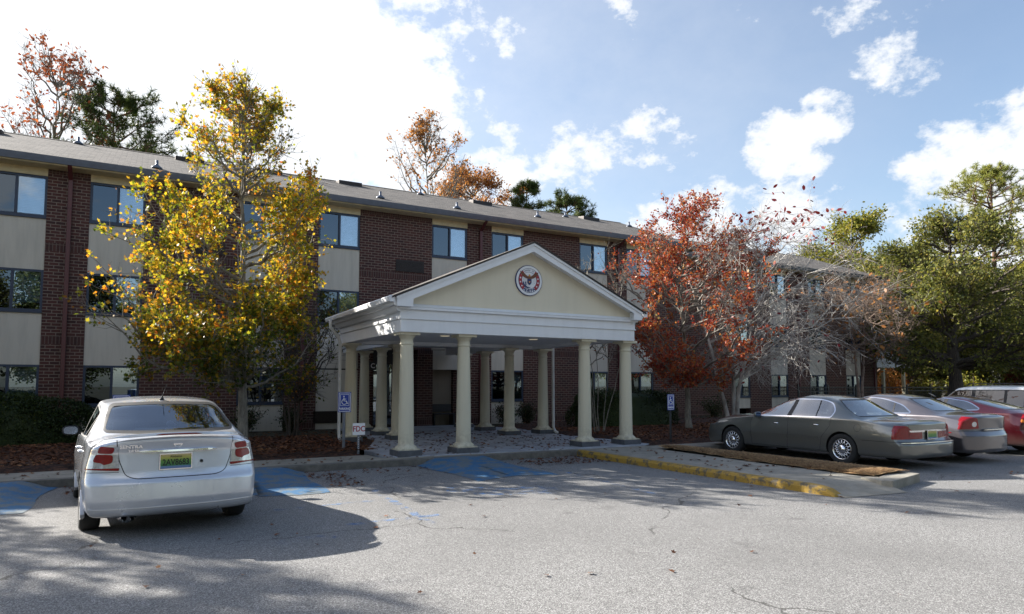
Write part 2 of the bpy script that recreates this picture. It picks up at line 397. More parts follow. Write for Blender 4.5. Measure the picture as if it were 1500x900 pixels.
def text_mesh(name, s, size, mat, parent=None, M4=Matrix(), ext=.003, align='CENTER', sx=1., bold=.0, space=1.):
    """flat lettering standing in the local XZ plane (faces -Y), baked into mesh vertices with matrix M4"""
    cu = bpy.data.curves.new(name, 'FONT'); cu.body = s; cu.size = size; cu.extrude = ext; cu.align_x = align; cu.align_y = 'CENTER'; cu.offset = bold; cu.space_character = space
    cu.resolution_u = 4
    to = bpy.data.objects.new(name, cu); COL.objects.link(to)
    dg = bpy.context.evaluated_depsgraph_get(); me = bpy.data.meshes.new_from_object(to.evaluated_get(dg))
    bpy.data.objects.remove(to); bpy.data.curves.remove(cu)
    me.transform(M4 @ Matrix.Rotation(R(90), 4, 'X') @ Matrix.Diagonal((sx, 1, 1, 1)))
    me.materials.clear(); me.materials.append(mat)
    me.name = name
    return link(name, me, parent)
# ------------------------------------------------------------------ the setting
def sheet(name, polys, mat, z, label=None, kind='structure'):
    mb = MB()
    for p in polys: mb.add([(x, y, z) for x, y in p], [tuple(range(len(p)))])
    o = mb.build(name, mat); tag(o, label, None, None, kind); return o
def slab(name, polys, mat, z0, z1, label=None):
    mb = MB()
    for p in polys: mb.prism(p, 'z', z0, z1)
    o = mb.build(name, mat, bevel=.012); tag(o, label, None, None, 'structure'); return o
sheet('ground', [[(-900, -900), (1200, -900), (1200, 1200), (-900, 1200)]], M['lawn'], -.02, 'thin dark winter grass and earth all around the lot')
sheet('asphalt_lot', [[(-60, -40), (80, -40), (80, 12.45), (11.6, 12.45), (11.5, 6.0), (9.1, 6.0), (9.1, 13.2), (-60, 13.2)], [(9.1, 6.0), (11.5, 6.0), (11.5, 7.0), (9.1, 7.0)]], M['asphalt'], 0.0, 'speckled grey worn asphalt of the car park')
kz = .135
slab('kerb', [[(-60, 13.18), (9.02, 13.18), (9.02, 13.36), (-60, 13.36)], [(12.0, 12.42), (80, 12.42), (80, 12.60), (12.0, 12.60)]], M['kerb'], -.1, kz, 'grey concrete kerb in front of the building')
slab('sidewalk', [[(-60, 13.362), (9.35, 13.362), (9.35, 13.72), (4.5, 13.78), (4.4, 14.5), (-60, 14.6)],
                  [(9.22, 7.0), (10.66, 7.0), (10.75, 9.5), (10.95, 12.4), (11.6, 12.602), (20, 12.602), (20, 13.3), (11.3, 13.35), (9.22, 13.35)]], M['walk'], -.1, kz-.005, 'pale concrete walk along the kerb and beside the yellow kerb')
mb = MB(); mb.add([(9.12, 7.0, kz-.005), (10.66, 7.0, kz-.005), (10.4, 6.2, .006), (9.12, 6.35, .006), (9.12, 7, -.02), (10.66, 7, -.02)], [(0, 1, 2, 3), (0, 3, 4), (1, 2, 5)])
tag(mb.build('walk_ramp', M['walk']), 'sloping concrete end of the walk by the yellow kerb nose', kind='structure')
mb = MB()
prof = [(9.04, -.05), (9.04, .09), (9.075, kz), (9.22, kz), (9.22, -.05)]
mb.prism(prof, 'y', 7.0, 13.178)
# rounded low nose
vs = []; ring = [7.0, 6.8, 6.62, 6.5, 6.44]; sc = [1, .97, .82, .5, .12]
for y, s_ in zip(ring, sc): vs += [(x, y, (z+.05)*s_-.05) for x, z in prof]
mb.add(vs, [(i*5+k, i*5+k+1, (i+1)*5+k+1, (i+1)*5+k) for i in range(4) for k in range(4)])
tag(mb.build('yellow_kerb', M['yellow'], bevel=.01), 'worn yellow painted kerb running from the portico out into the lot', kind='structure')
# planting strip beside the walk with its kerbed end
slab('strip_kerb', [[(10.45, 6.45), (11.75, 6.78), (11.72, 7.1), (11.45, 7.12), (10.72, 6.86), (10.60, 7.0), (10.42, 6.98), (10.38, 6.6)], [(11.62, 7.1), (11.74, 7.1), (11.98, 12.6), (11.86, 12.6)]], M['walk'], -.05, kz+.01, 'pale concrete kerb round the end of the straw strip')
slab('patio', [[(4.75, 13.66), (11.25, 13.352), (11.6, 13.6), (11.7, 20.5), (10.9, 23.58), (6.0, 23.58), (5.9, 18.7), (5.2, 16.8), (4.6, 15.4)]], M['patio'], -.1, kz+.012, 'pale blue grey painted floor of the portico')
def bumpy(name, poly_fn, x0, x1, y0, y1, nx, ny, zf, mat, label, kind='structure'):
    xs = np.linspace(x0, x1, nx); ys = np.linspace(y0, y1, ny); mb = MB(); idx = {}
    vs = []
    for j, y in enumerate(ys):
        for i, x in enumerate(xs): idx[i, j] = len(vs); vs.append((x, y, zf(x, y)))
    fs = [(idx[i, j], idx[i+1, j], idx[i+1, j+1], idx[i, j+1]) for j in range(ny-1) for i in range(nx-1) if poly_fn((xs[i]+xs[i+1])/2, (ys[j]+ys[j+1])/2)]
    mb.add(vs, fs, 0, True); return tag(mb.build(name, mat), label, kind=kind)
def und(x, y, a=.03): return a*(math.sin(x*3.1+y*1.3)+math.sin(y*4.7-x*1.9)+.6*math.sin(x*9+y*7))/2.6
bumpy('mulch_bed', lambda x, y: not (x > 4.3 and y < 15.6 and x > 4.3+(y-14)*.0), -30, 6.0, 14.5, 19.9, 150, 30,
      lambda x, y: kz-.03+.10*max(0, min(1, (y-14.5)*1.5))*max(0, min(1, (4.75-x)*2)) + und(x, y)*max(0, min(1, (y-14.5)*1.5)), M['mulch'], 'leaf strewn red brown mulch bed left of the portico')
bumpy('mulch_bed', lambda x, y: True, 11.3, 30, 13.25, 22, 90, 45,
      lambda x, y: kz-.01+.10*max(0, min(1, (y-13.3)*1.5))*max(0, min(1, (x-11.3)*1.2)) + und(x, y), M['mulch'], 'leaf strewn dark mulch bed right of the portico')
bumpy('straw_strip', lambda x, y: x > 10.70+max(0, y-9.3)*.09 and x < 11.64+max(0, y-7)*.045, 10.5, 12.0, 6.95, 12.6, 30, 90,
      lambda x, y: kz+.01+.05*math.sin(PI*max(0, min(1, (x-10.65)/1.1))) + und(x*2, y*2, .018), M['straw'], 'brown pine straw strip between the walk and the grey green saloon')
slab('lawn_band', [[(-60, 19.5), (6.2, 19.5), (6.2, 23.7), (-60, 23.7)], [(11.2, 21.5), (60, 21.5), (60, 26), (11.2, 26)], [(30, 12.602), (80, 12.602), (80, 21.5), (30, 21.5)]], M['lawn'], -.1, kz, 'dull green grass along the foot of the facade')
# blue painted ramps laid against the kerb
def kramp(xa, xb, label):
    t = .45; mb = MB()
    P = [(xa+t, 13.19, kz), (xb-t, 13.19, kz), (xb, 13.19, .004), (xa, 13.19, .004), (xa+.05, 10.85, .004), (xb-.25, 10.75, .004), (xa+.55, 10.6, .004)]
    n = 14; vs = []
    for j in range(n+1):
        v = j/n; y = 13.19-v*2.5
        for i in range(n+1):
            u = i/n; x = xa+(xb-xa)*u + .10*math.sin(v*7+u*2)*(u-.5)
            e = min(1, min(u, 1-u)/.24); z = .006+(kz-.006)*(1-v)**.9*(e*e*(3-2*e)) + .006*math.sin(x*9)*math.sin(y*7)*(1-v)
            yy = y + (.14*math.sin(u*5+xa) - .16*abs(u-.4))*v
            vs.append((x+(.12*v if u < .5 else -.15*v), yy, max(.005, z)))
    mb.add(vs, [(j*(n+1)+i, j*(n+1)+i+1, (j+1)*(n+1)+i+1, (j+1)*(n+1)+i) for j in range(n) for i in range(n)], 0, True)
    return tag(mb.build('kerb_ramp', M['blue']), label, kind='structure')
kramp(5.05, 6.95, 'bright blue painted kerb ramp in front of the portico')
kramp(.75, 2.75, 'shaded blue painted kerb ramp right of the white car')
kramp(-3.3, -1.15, 'pale worn blue painted kerb ramp left of the white car')
def strip(p, q, w):
    d = (Vector(q)-Vector(p)).normalized(); n = Vector((-d.y, d.x))*w/2
    return [tuple(Vector(p)-n), tuple(Vector(q)-n), tuple(Vector(q)+n), tuple(Vector(p)+n)]
lines = [strip((3.3, 10.6), (3.1, 7.6), .12), strip((2.2, 8.0), (3.4, 8.05), .12), strip((1.6, 9.4), (3.2, 9.5), .1), strip((4.3, 9.9), (5.9, 9.2), .45), strip((4.5, 9.3), (5.7, 8.9), .3),
         strip((7.2, 11.2), (6.9, 7.8), .10), strip((1.3, 7.5), (2.0, 7.5), .2)]
sheet('parking_paint', lines, M['bluefaded'], .004, 'faint blue remains of bay lines and a wheelchair symbol')

# ------------------------------------------------------------------ the apartment building
YF = 23.6
bld = empty('apartment_building', (4, YF, 0)); tag(bld, 'long three storey brick apartment building with grey shingle roof and cream panels', 'building')
bld.matrix_world = Matrix.Identity(4); bld.location = (0, 0, 0)
def wall_obj(cols, x0, x1, yf, z0, z1, name, depth=.35):
    """brick between the window columns, one mesh"""
    mb = MB(); x = x0
    for (a, b) in sorted(cols):
        mb.box(x, a, yf, yf+depth, z0, z1); x = b
    mb.box(x, x1, yf, yf+depth, z0, z1); return mb
mods = []
for k in range(-2, 3):
    pp = 4.82+6.815*k; mods += [(pp-2.05, pp-.57), (pp+.50, pp+1.97)]
mods = [m for m in mods if m[0] > -14 and m[1] < 22]
main0, main1 = -13.5, 22.6
mb = wall_obj(mods, main0, main1, YF, .05, 8.02, 'x')
# the entrance is a recess in the ground floor: cut it out of the brick
mb2 = MB(); x = main0
ENT = (7.25, 10.85)
for (a, b) in sorted(mods):
    for (p, q) in [(x, a)]:
        if p < ENT[0] < q or p < ENT[1] < q or (ENT[0] <= p and q <= ENT[1]):
            mb2.box(p, q, YF, YF+.35, 2.98, 8.02)
            if p < ENT[0]: mb2.box(p, ENT[0], YF, YF+.35, .05, 2.98)
            if q > ENT[1]: mb2.box(ENT[1], q, YF, YF+.35, .05, 2.98)
        else: mb2.box(p, q, YF, YF+.35, .05, 8.02)
    x = b
mb2.box(x, main1, YF, YF+.35, .05, 8.02)
mb2.box(main0, main0+.3, YF+.352, 34.4, .05, 8.02); mb2.box(main1-.3, main1, YF+.352, 34.4, .05, 8.02); mb2.box(main0, main1, 34.1, 34.398, .05, 8.0)
mb2.prism([(YF+.36, 8.02), (34.4, 8.02), (29, 10.35)], 'x', main1-.28, main1-.02)
mb2.build('brick_wall', M['brick'], bld)
wcols = [(27.2, 28.5), (30.13, 31.51), (33.35, 34.79), (36.6, 38.03)]; wing0, wing1, YW = main1, 39.6, 25.2
wl = wall_obj(wcols, wing0, wing1, YW, -.1, 8.02, 'x')
wl.box(wing1-.3, wing1, YW+.352, 36, -.1, 8.02); wl.prism([(YW+.36, 8.02), (36, 8.02), (30.6, 10.35)], 'x', wing1-.28, wing1-.02); wl.box(wing0, wing1, 35.7, 35.998, -.1, 8.0)
w_ = wl.build('brick_wall', M['brick'], bld)
core = MB(); core.box(main0+.31, main1-.31, YF+.9, YF+1.0, .05, 8.0); core.box(wing0, wing1-.31, YW+.9, YW+1.0, .0, 8.0)
core.build('room_back_wall', M['dark'], bld)

WZ = [(1.05, 2.25, .05, 1.05), (3.80, 5.02, 2.25, 3.80), (6.58, 7.80, 5.02, 6.58)]   # window z0,z1 ; panel z0,z1 below it
wrng = random.Random(3)
def window(x0, x1, y, z0, z1, floor, wide=True):
    fr = MB(); t = .065; yy0, yy1 = y+.02, y+.12
    fr.box(x0+.002, x1-.002, yy0, yy1, z0, z0+t); fr.box(x0+.002, x1-.002, yy0, yy1, z1-t, z1)
    fr.box(x0+.002, x0+t, yy0, yy1, z0+t, z1-t); fr.box(x1-t, x1-.002, yy0, yy1, z0+t, z1-t)
    xm = (x0+x1)/2; fr.box(xm-.035, xm+.035, yy0-.01, yy1-.01, z0+t, z1-t)
    fr.box(x0+.003, x1-.003, y-.02, y+.1, z0-.05, z0+.001)
    f = fr.build('window', M['navy'], bld)
    r = wrng.random()
    g = MB(); g.box(x0+t, xm-.035, y+.07, y+.078, z0+t, z1-t); g.build('pane', M['glassA'], f)
    g = MB(); g.box(xm+.035, x1-t, y+.055, y+.063, z0+t, z1-t); g.build('pane', M['glassB'], f)
    # blinds hang to different lengths behind the panes
    cut = {2: .0, 1: (.42 if r < .6 else .15), 0: (.0 if r < .5 else .4)}[floor]; cut2 = cut if r < .8 else .0
    b = MB(); zt = z1-t
    def blind(a, c, drop, mi):
        zb = z0+t+(zt-z0-t)*drop; k = int((zt-zb)/.05)
        for i in range(k): b.box(a, c, y+.16, y+.165+.008, zt-(i+1)*.05+.006, zt-i*.05, mi)
    blind(x0+t, xm-.03, cut2, 0); blind(xm+.03, x1-t, cut, 1 if floor == 2 else 2)
    if b.v: b.build('blind', [M['blind'], M['blindW'], M['curtain']], f)
    return f
def column_of(a, b, y, floors=(0, 1, 2), base=.05, down=0.):
    for k in floors:
        z0, z1, p0, p1 = WZ[k]; z0 -= down; z1 -= down; p0 -= down; p1 -= down
        if k == 0: p0 = base
        window(a, b, y, z0, z1, k)
        mb = MB(); mb.box(a+.002, b-.002, y+.03, y+.2, p0, p1-.052); mb.build('stucco_panel', M['stucco'], bld)
    zt = WZ[2][1]-down
    if 2 in floors: mb = MB(); mb.box(a+.002, b-.002, y-.015, y+.2, zt+.002, 8.018); mb.build('lintel_board', M['cream_trim'], bld)
for (a, b) in mods:
    if a > 5.2 and b < 6.9:
        column_of(a, b, YF, (1, 2)); mb = MB(); mb.box(a+.002, b-.002, YF+.03, YF+.2, .05, 2.2); mb.build('stucco_panel', M['stucco'], bld)
    elif a > 9 and b < 11.1: column_of(a, b, YF, (1, 2))
    else: column_of(a, b, YF)
for (a, b) in wcols: column_of(a, b, YW, base=.45)
# wall air conditioning grilles
def grille(x0, x1, z0, z1, y):
    mb = MB(); mb.box(x0, x1, y-.03, y-.002, z0, z1)
    k = int((z1-z0)/.05)
    for i in range(k): mb.box(x0+.03, x1-.03, y-.045, y-.0301, z0+.02+i*.05, z0+.045+i*.05)
    mb.build('wall_grille', M['grille'], bld)
grille(8.15, 9.25, 5.88, 6.32, YF); grille(5.25, 6.25, .34, .76, YF+.03); grille(-5.9, -4.9, 5.88, 6.32, YF); grille(1.3, 2.3, 5.9, 6.3, YF)
# fine trim: soffit, fascia, gutters, downpipes
for (a, b, y) in ((main0-.4, main1+.25, YF), (wing0+.26, wing1+.4, YW)):
    mb = MB(); mb.box(a, b, y-.50, y+.0, 8.021, 8.07); mb.build('soffit', M['cream_trim'], bld)
    mb = MB(); mb.box(a, b, y-.535, y-.502, 8.03, 8.17); mb.build('fascia', M['cream_trim'], bld)
    mb = MB(); mb.prism([(y-.64, 8.17), (y-.66, 8.25), (y-.64, 8.255), (y-.625, 8.20), (y-.545, 8.16), (y-.537, 8.06), (y-.60, 8.06)], 'x', a-.02, b+.0); mb.build('gutter', M['gutter'], bld)
def downpipe(x, y, z0=.1):
    mb = MB(); mb.box(x-.055, x+.055, y-.10, y-.012, z0, 7.75)
    mb.prism([(y-.10, 7.75), (y-.012, 7.75), (y-.50, 8.06), (y-.60, 8.06)], 'x', x-.055, x+.055)
    for z in (1.2, 4.4, 6.9): mb.box(x-.075, x+.075, y-.108, y-.004, z, z+.04)
    mb.build('downpipe', M['maroon'], bld, bevel=.008)
for k in range(-2, 3):
    if main0 < 4.82+6.815*k < main1: downpipe(4.82+6.815*k, YF)
downpipe(32.4, YW); downpipe(39.3, YW)
# roof with thickness; the pitch is 0.4
def roof(x0, x1, y0, yr, y1, ze, zr, name='roof'):
    mb = MB(); t = .09; n = int((x1-x0)/.6)
    mb.prism([(y0, ze), (yr, zr), (y1, ze), (y1, ze-t), (yr, zr-t), (y0, ze-t)], 'x', x0, x1)
    r_ = mb.build(name, M['shingle'], bld)
    rc = MB(); rc.prism([(yr-.16, zr-.064+.02), (yr, zr+.022), (yr+.16, zr-.064+.02), (yr, zr-.02)], 'x', x0, x1); rc.build('ridge_cap', M['shingle'], r_)
    return r_
rf = roof(main0-.4, main1+.25, YF-.60, 29.0, 34.9, 8.22, 10.60)
rw = roof(wing0+.26, wing1+.6, YW-.60, 30.6, 36.5, 8.22, 10.60)
def on_roof(y): return 8.22+(y-(YF-.6))*(2.38/6.0)
for (x, y) in ((-2.25, 28.6), (.25, 23.9), (7.75, 24.3), (10.9, 28.3), (10.97, 24.4), (15.5, 25.6), (-6.5, 24.5), (4.5, 24.2), (18.4, 27.7), (22.2, 27.4)):
    z = on_roof(y); mb = MB(); mb.lathe([(.17, -.02), (.16, .03), (.07, .10), (.055, .12)], (x, y, z), 12, cap=True)
    mb.lathe([(.045, .05), (.045, .26), (.0, .26)], (x, y, z), 10); mb.build('vent_pipe', M['gutter'], rf)
for x in (-4.9, 1.4, 4.3, 7.6, 13.9, 20.2):
    y = 28.15; z = on_roof(y); mb = MB()
    mb.prism([(y-.2, z-.08), (y-.2, z+.07), (y-.16, z+.10), (y+.3, z+.17), (y+.3, z+.05)], 'x', x-.5, x+.5); v = mb.build('box_vent', M['grille'], rf, bevel=.01)
# entrance recess
for q in ((ENT[0], ENT[0]+.2, YF+.351, YF+2.0, .05, 2.98), (ENT[1]-.2, ENT[1], YF+.351, YF+2.0, .05, 2.98), (9.05, 9.65, YF+.0, YF+.6, .05, 2.978)): en = MB(); en.box(*q); en.build('entrance_pier', M['brick'], bld)
M['tan'] = mat_stucco('shade_darkened_plaster', (.26, .22, .17), .2)  # plaster colour darkened to imitate the deep shade inside the entrance recess
cl = MB(); cl.box(ENT[0]+.2, ENT[1]-.2, YF+.01, YF+2.0, 2.985, 3.1); cl.build('entrance_ceiling', M['tan'], bld)
st = MB(); st.box(9.66, ENT[1]-.21, YF+.5, YF+.6, .05, 2.97); st.build('entrance_panel', M['tan'], bld)
dr = MB()
for a, b in ((7.46, 7.52), (8.22, 8.30), (8.98, 9.04)): dr.box(a, b, YF+.5, YF+.58, .15, 2.5)
for z in (.15, 1.05, 2.12, 2.44): dr.box(7.46, 9.04, YF+.505, YF+.575, z, z+.07)
dr.box(7.46, 9.04, YF+.50, YF+.58, 2.512, 2.97)
do = dr.build('entrance_door', M['black'], bld)
g = MB(); g.box(7.52, 8.22, YF+.53, YF+.54, .22, 2.44); g.box(8.30, 8.98, YF+.53, YF+.54, .22, 2.44); g.build('door_glass', M['glassB'], do)
h = MB(); h.tube([(8.14, YF+.45, 1.0), (8.14, YF+.45, 1.3)], .015); h.tube([(8.36, YF+.45, 1.0), (8.36, YF+.45, 1.3)], .015); h.build('handle', M['white'], do)
lobby = MB(); lobby.box(7.3, 9.1, YF+1.6, YF+1.65, .05, 2.97); lobby.build('lobby_wall', M['curtain'], bld)
bn = empty('entrance_bench', (10.15, YF+.2, kz)); tag(bn, 'dark slatted bench against the cream wall by the entrance', 'bench')
mb = MB(); mb.box(-.45, .45, -.2, .2, .42, .46); mb.build('seat', M['black'], bn, bevel=.01)
mb = MB(); mb.box(-.45, .45, .2, .24, .50, .80); mb.build('backrest', M['black'], bn, bevel=.01)
for sx in (-.4, .4): mb = MB(); mb.box(sx-.03, sx+.03, -.18, .22, 0, .42); mb.build('leg', M['black'], bn)

# ------------------------------------------------------------------ the portico
por = empty('entrance_portico', (8, 16, kz)); por.location = (0, 0, 0)
tag(por, 'cream columned entrance portico with white gable and round emblem', 'portico')
EX0, EX1, EY0, EY1 = 4.83, 11.17, 13.62, 18.55
XC = 8.0; ZB, ZE = 2.80, 3.34; PK = 4.98
# entablature: a hollow ring with stepped fascia
def ring(x0, x1, y0, y1, z0, z1, w, mb):
    mb.box(x0, x1, y0, y0+w, z0, z1); mb.box(x0, x0+w, y0+w+.001, y1-w-.001, z0, z1); mb.box(x1-w, x1, y0+w+.001, y1-w-.001, z0, z1); mb.box(x0, x1, y1-w, y1, z0, z1)
mb = MB(); ring(EX0, EX1, EY0, EY1, ZB, ZB+.27, .36, mb); ring(EX0-.03, EX1+.03, EY0-.03, EY1+.03, ZB+.271, ZB+.30, .38, mb)
ring(EX0-.012, EX1+.012, EY0-.012, EY1+.012, ZB+.301, ZE-.06, .37, mb); ring(EX0-.07, EX1+.07, EY0-.07, EY1+.07, ZE-.059, ZE, .40, mb)
mb.build('entablature', M['white'], por, bevel=.006)
mb = MB(); mb.box(EX0+.37, EX1-.37, EY0+.37, EY1-.37, ZB+.10, ZB+.14)
pc = mb.build('porch_ceiling', M['white'], por)
M['lamp'] = mat_plain('ceiling_lamp_glow', (.9, .85, .7), .4, emis=((1, .85, .55), .1))
for (x, y) in ((6.7, 15.6), (9.3, 15.6), (8.0, 17.4)):
    mb = MB(); mb.lathe([(.0, -.012), (.10, -.012), (.13, 0)], (x, y, ZB+.10), 20); mb.build('ceiling_light', M['lamp'], pc)
# tympanum
mb = MB(); mb.prism([(4.77, ZE+.001), (11.23, ZE+.001), (11.23, 3.455), (XC, PK-.112), (4.77, 3.455)], 'y', EY0+.025, EY0+.15); ty = mb.build('tympanum', M['tymp'], por)
mb = MB(); mb.prism([(EX0+.1, ZE+.001), (EX1-.1, ZE+.001), (XC, PK-.22)], 'y', EY1-.2, EY1-.08); mb.build('rear_tympanum', M['tymp'], por)
mb = MB(); mb.prism([(ZE, EY0-.02), (ZE+.05, EY0-.02), (ZE, EY0-.09)][::-1] and [(EY0-.08, ZE+.001), (EY0+.03, ZE+.001), (EY0+.03, ZE+.075), (EY0-.03, ZE+.05)], 'x', EX0+.12, EX1-.12); mb.build('cornice_ledge', M['white'], por)
# raking cornice boards with returns
sl = (PK-3.52)/(XC-4.66)
def rake(sgn):
    mb = MB(); X = lambda x: XC+sgn*(x-XC)
    a = 4.66 if sgn > 0 else 4.78; z = lambda x: PK-(XC-x)*sl if x < XC else PK
    P = [(X(a), 3.52), (XC, PK), (XC, PK-.19), (X(5.02), PK-.19-(XC-5.02)*sl), (X(5.02), 3.32), (X(a), 3.32)]
    mb.prism(P, 'y', EY0-.24, EY0-.20)
    P2 = [(X(a-.02), 3.515), (XC, PK+.008), (XC, PK-.045), (X(a-.02), 3.46)]
    mb.prism(P2, 'y', EY0-.27, EY0-.2405)
    # soffit under the rake
    P3 = [(X(5.0), PK-.10-(XC-5.0)*sl), (XC, PK-.10), (XC, PK-.14), (X(5.0), PK-.14-(XC-5.0)*sl)]
    mb.prism(P3, 'y', EY0-.199, EY0+.02)
    mb.box(min(X(a), X(5.02)), max(X(a), X(5.02)), EY0-.199, EY0-.071, 3.32, 3.36)
    mb.build('raking_cornice', M['white'], por)
rake(1); rake(-1)
# side eaves: fascia, soffit moulding, gutter
def side(sgn):
    X = lambda x: XC+sgn*(x-XC)-(.12 if sgn < 0 else 0); mb = MB()
    def bx(xa, xb, *r): mb.box(min(X(xa), X(xb)), max(X(xa), X(xb)), *r)
    mb.prism([(X(4.83), 3.341), (X(4.62), 3.341), (X(4.60), 3.38), (X(4.60), 3.50), (X(4.83), 3.52)], 'y', EY0-.198, EY1+.3)
    mb.prism([(X(4.80), 3.22), (X(4.74), 3.24), (X(4.68), 3.32), (X(4.68), 3.34), (X(4.80), 3.34)], 'y', EY0-.06, EY1+.1)
    mb.build('eave_board', M['white'], por)
    g = MB(); g.prism([(X(4.598), 3.40), (X(4.50), 3.42), (X(4.475), 3.50), (X(4.495), 3.53), (X(4.485), 3.50), (X(4.51), 3.43), (X(4.593), 3.415)], 'y', EY0-.24, EY1+.35)
    g.box(min(X(4.60), X(4.49)), max(X(4.60), X(4.49)), EY0-.26, EY0-.241, 3.40, 3.535)
    g.build('gutter', M['white'], por)
side(1); side(-1)
mb = MB()
for s_ in (1, -1):
    X = lambda x: XC+s_*(x-XC)-(.12 if s_ < 0 else 0)
    mb.prism([(X(4.54), PK+.05-(XC-4.54)*sl), (XC-s_*0, PK+.05), (XC, PK+.01), (X(4.54), PK+.01-(XC-4.54)*sl)], 'y', EY0-.29, EY1+.35)
mb.build('roof', M['shingle'], por)
# portico downpipe, far left corner and far right corner
M['whitepipe'] = mat_plain('off_white_downpipe', (.62, .62, .60), .5)
def dpipe(x, y, o):
    mb = MB(); mb.tube([(x+o*.30, y, 3.42), (x+o*.30, y, 3.22), (x+o*.05, y, 2.95), (x, y, 2.8), (x, y, .35), (x-.0, y-.10, .22), (x, y-.25, .18)], .045, 8); mb.build('downpipe', M['whitepipe'], por)
dpipe(4.72, 18.15, -.9); dpipe(11.46, 18.0, .0)
# columns
COLP = [(r_c*.95 if r_c < .2 else r_c, h_c) for r_c, h_c in [(.235, .13), (.235, .20), (.245, .205), (.24, .23), (.205, .265), (.185, .29), (.180, .33), (.172, 1.0), (.158, 1.9), (.146, 2.44), (.146, 2.45), (.16, 2.455), (.162, 2.475), (.15, 2.49), (.146, 2.50), (.146, 2.585), (.155, 2.59), (.175, 2.62), (.195, 2.66)]]
def column(x, y, first=[None]):
    if first[0] is None:
        mb = MB(); mb.lathe(COLP[2:], (0, 0, -.05), 28); mb.box(-.24, .24, -.24, .24, .13-.0, .157); mb.box(-.225, .225, -.225, .225, 2.61, 2.668)
        c = mb.build('column', M['column'], por)
        p_ = MB(); p_.box(-.275, .275, -.275, .275, .0, .129); p_.build('plinth', M['plinth'], c, bevel=.008)
        first[0] = c
    else: c = copy_tree(first[0], por)
    c.location = (x, y, kz)
for (x, y) in ((5.08, 13.92), (6.45, 13.92), (9.78, 13.90), (11.08, 13.90), (5.04, 18.2), (6.38, 18.2), (9.98, 18.2), (11.2, 18.2), (6.5, 20.0), (6.55, 22.0), (10.25, 20.4), (10.3, 22.2)): column(x, y)
# lower canopy from the portico to the doors
for q in (6.2, 10.1): mb = MB(); mb.box(q, q+.35, EY1+.36, 23.45, ZB+.001, ZB+.26); mb.build('canopy_beam', M['white'], por)
mb = MB(); mb.box(6.1, 10.55, EY1+.36, 23.46, ZB+.262, ZB+.33); mb.build('canopy_roof', M['white'], por)
# round emblem on the gable
M['eblue'] = mat_plain('emblem_navy', (.02, .03, .12), .5); M['ered'] = mat_plain('emblem_red', (.33, .02, .025), .5); M['ebrown'] = mat_plain('emblem_brown', (.16, .06, .025), .6); M['egold'] = mat_plain('emblem_gold', (.6, .3, .05), .5)
EC = Vector((8.0, EY0+.0, 4.135)); ER = .365
def emb(mb, pts, yo, mi=0, th=.006): mb.prism([(EC.x+a, EC.z+b) for a, b in pts], 'y', EC.y-yo-th, EC.y-yo, mi)
def disc(r, n=48): return [(r*math.cos(2*PI*i/n), r*math.sin(2*PI*i/n)) for i in range(n)]
mb = MB(); emb(mb, disc(ER), -.03, th=.04); em = mb.build('emblem', M['eblue'], por)
mb = MB(); emb(mb, disc(ER-.014), .0121, th=.004); mb.build('emblem_field', M['white'], em)
def arc(r0, r1, a0, a1, n=18): return [(r1*math.cos(R(a0+(a1-a0)*i/n)), r1*math.sin(R(a0+(a1-a0)*i/n))) for i in range(n+1)] + [(r0*math.cos(R(a1-(a1-a0)*i/n)), r0*math.sin(R(a1-(a1-a0)*i/n))) for i in range(n+1)]
def arcq(mb, r0, r1, a0, a1, yo, mi=0, n=14, th=.003):
    for i in range(n):
        b0 = a0+(a1-a0)*i/n; b1 = a0+(a1-a0)*(i+1)/n; emb(mb, arc(r0, r1, b0, b1, 1), yo, mi, th)
for q in ((128, 232), (-52, 52)): mb = MB(); arcq(mb, .205, .285, *q, .0175); mb.build('red_band', M['ered'], em)
mb = MB()
arcq(mb, .285, .295, -232, 52, .0175, n=60); arcq(mb, .198, .205, 0, 360, .0175, n=60); arcq(mb, .285, .292, 52, 128, .0175)
mb.build('emblem_rings', M['eblue'], em)
mb = MB()
for a in (145, 168, 191, 214, -34, -11, 12, 35):
    cx, cz = .245*math.cos(R(a)), .245*math.sin(R(a)); pts = []
    for i in range(10): rr = .026 if i % 2 == 0 else .012; pts.append((cx+rr*math.cos(R(90+36*i)), cz+rr*math.sin(R(90+36*i))))
    for i in range(10): emb(mb, [(cx, cz), pts[i], pts[(i+1) % 10]], .021, th=.002)
mb.build('star_row', M['white'], em)
mb = MB()
for s_ in (1, -1):
    W = [(0, .07), (s_*.07, .115), (s_*.15, .17), (s_*.255, .215), (s_*.235, .165), (s_*.19, .10), (s_*.12, .06), (s_*.06, .04), (0, .03)]
    for i in range(1, len(W)-2): emb(mb, [W[0], W[i], W[i+1]], .0205+.0003*i, th=.003)
    for i in range(5): emb(mb, [(s_*(.07+.035*i), .12+.018*i), (s_*(.10+.035*i), .13+.018*i), (s_*(.06+.035*i), .03+.027*i)], .0245, th=.001)
emb(mb, [(-.035, .10), (.035, .10), (.045, .04), (.03, -.02), (-.03, -.02), (-.045, .04)], .0246)
mb.build('eagle', M['ebrown'], em)
mb = MB(); emb(mb, [(-.02, .125), (.0, .15), (.022, .125), (.035, .115), (.02, .10), (-.02, .09)], .029); emb(mb, [(-.025, -.02), (.025, -.02), (.012, -.055), (-.012, -.055)], .029); mb.build('eagle_head', M['egold'], em)
mb = MB(); emb(mb, [(-.055, .035), (.055, .035), (.055, -.05), (.03, -.09), (0, -.11), (-.03, -.09), (-.055, -.05)], .0285)
for i in range(7): emb(mb, [(.06, -.10+.02*i), (.17, -.05+.035*i), (.172, -.045+.035*i)], .019, th=.001); emb(mb, [(-.06, -.10+.02*i), (-.17, -.05+.035*i), (-.172, -.045+.035*i)], .019, th=.001)
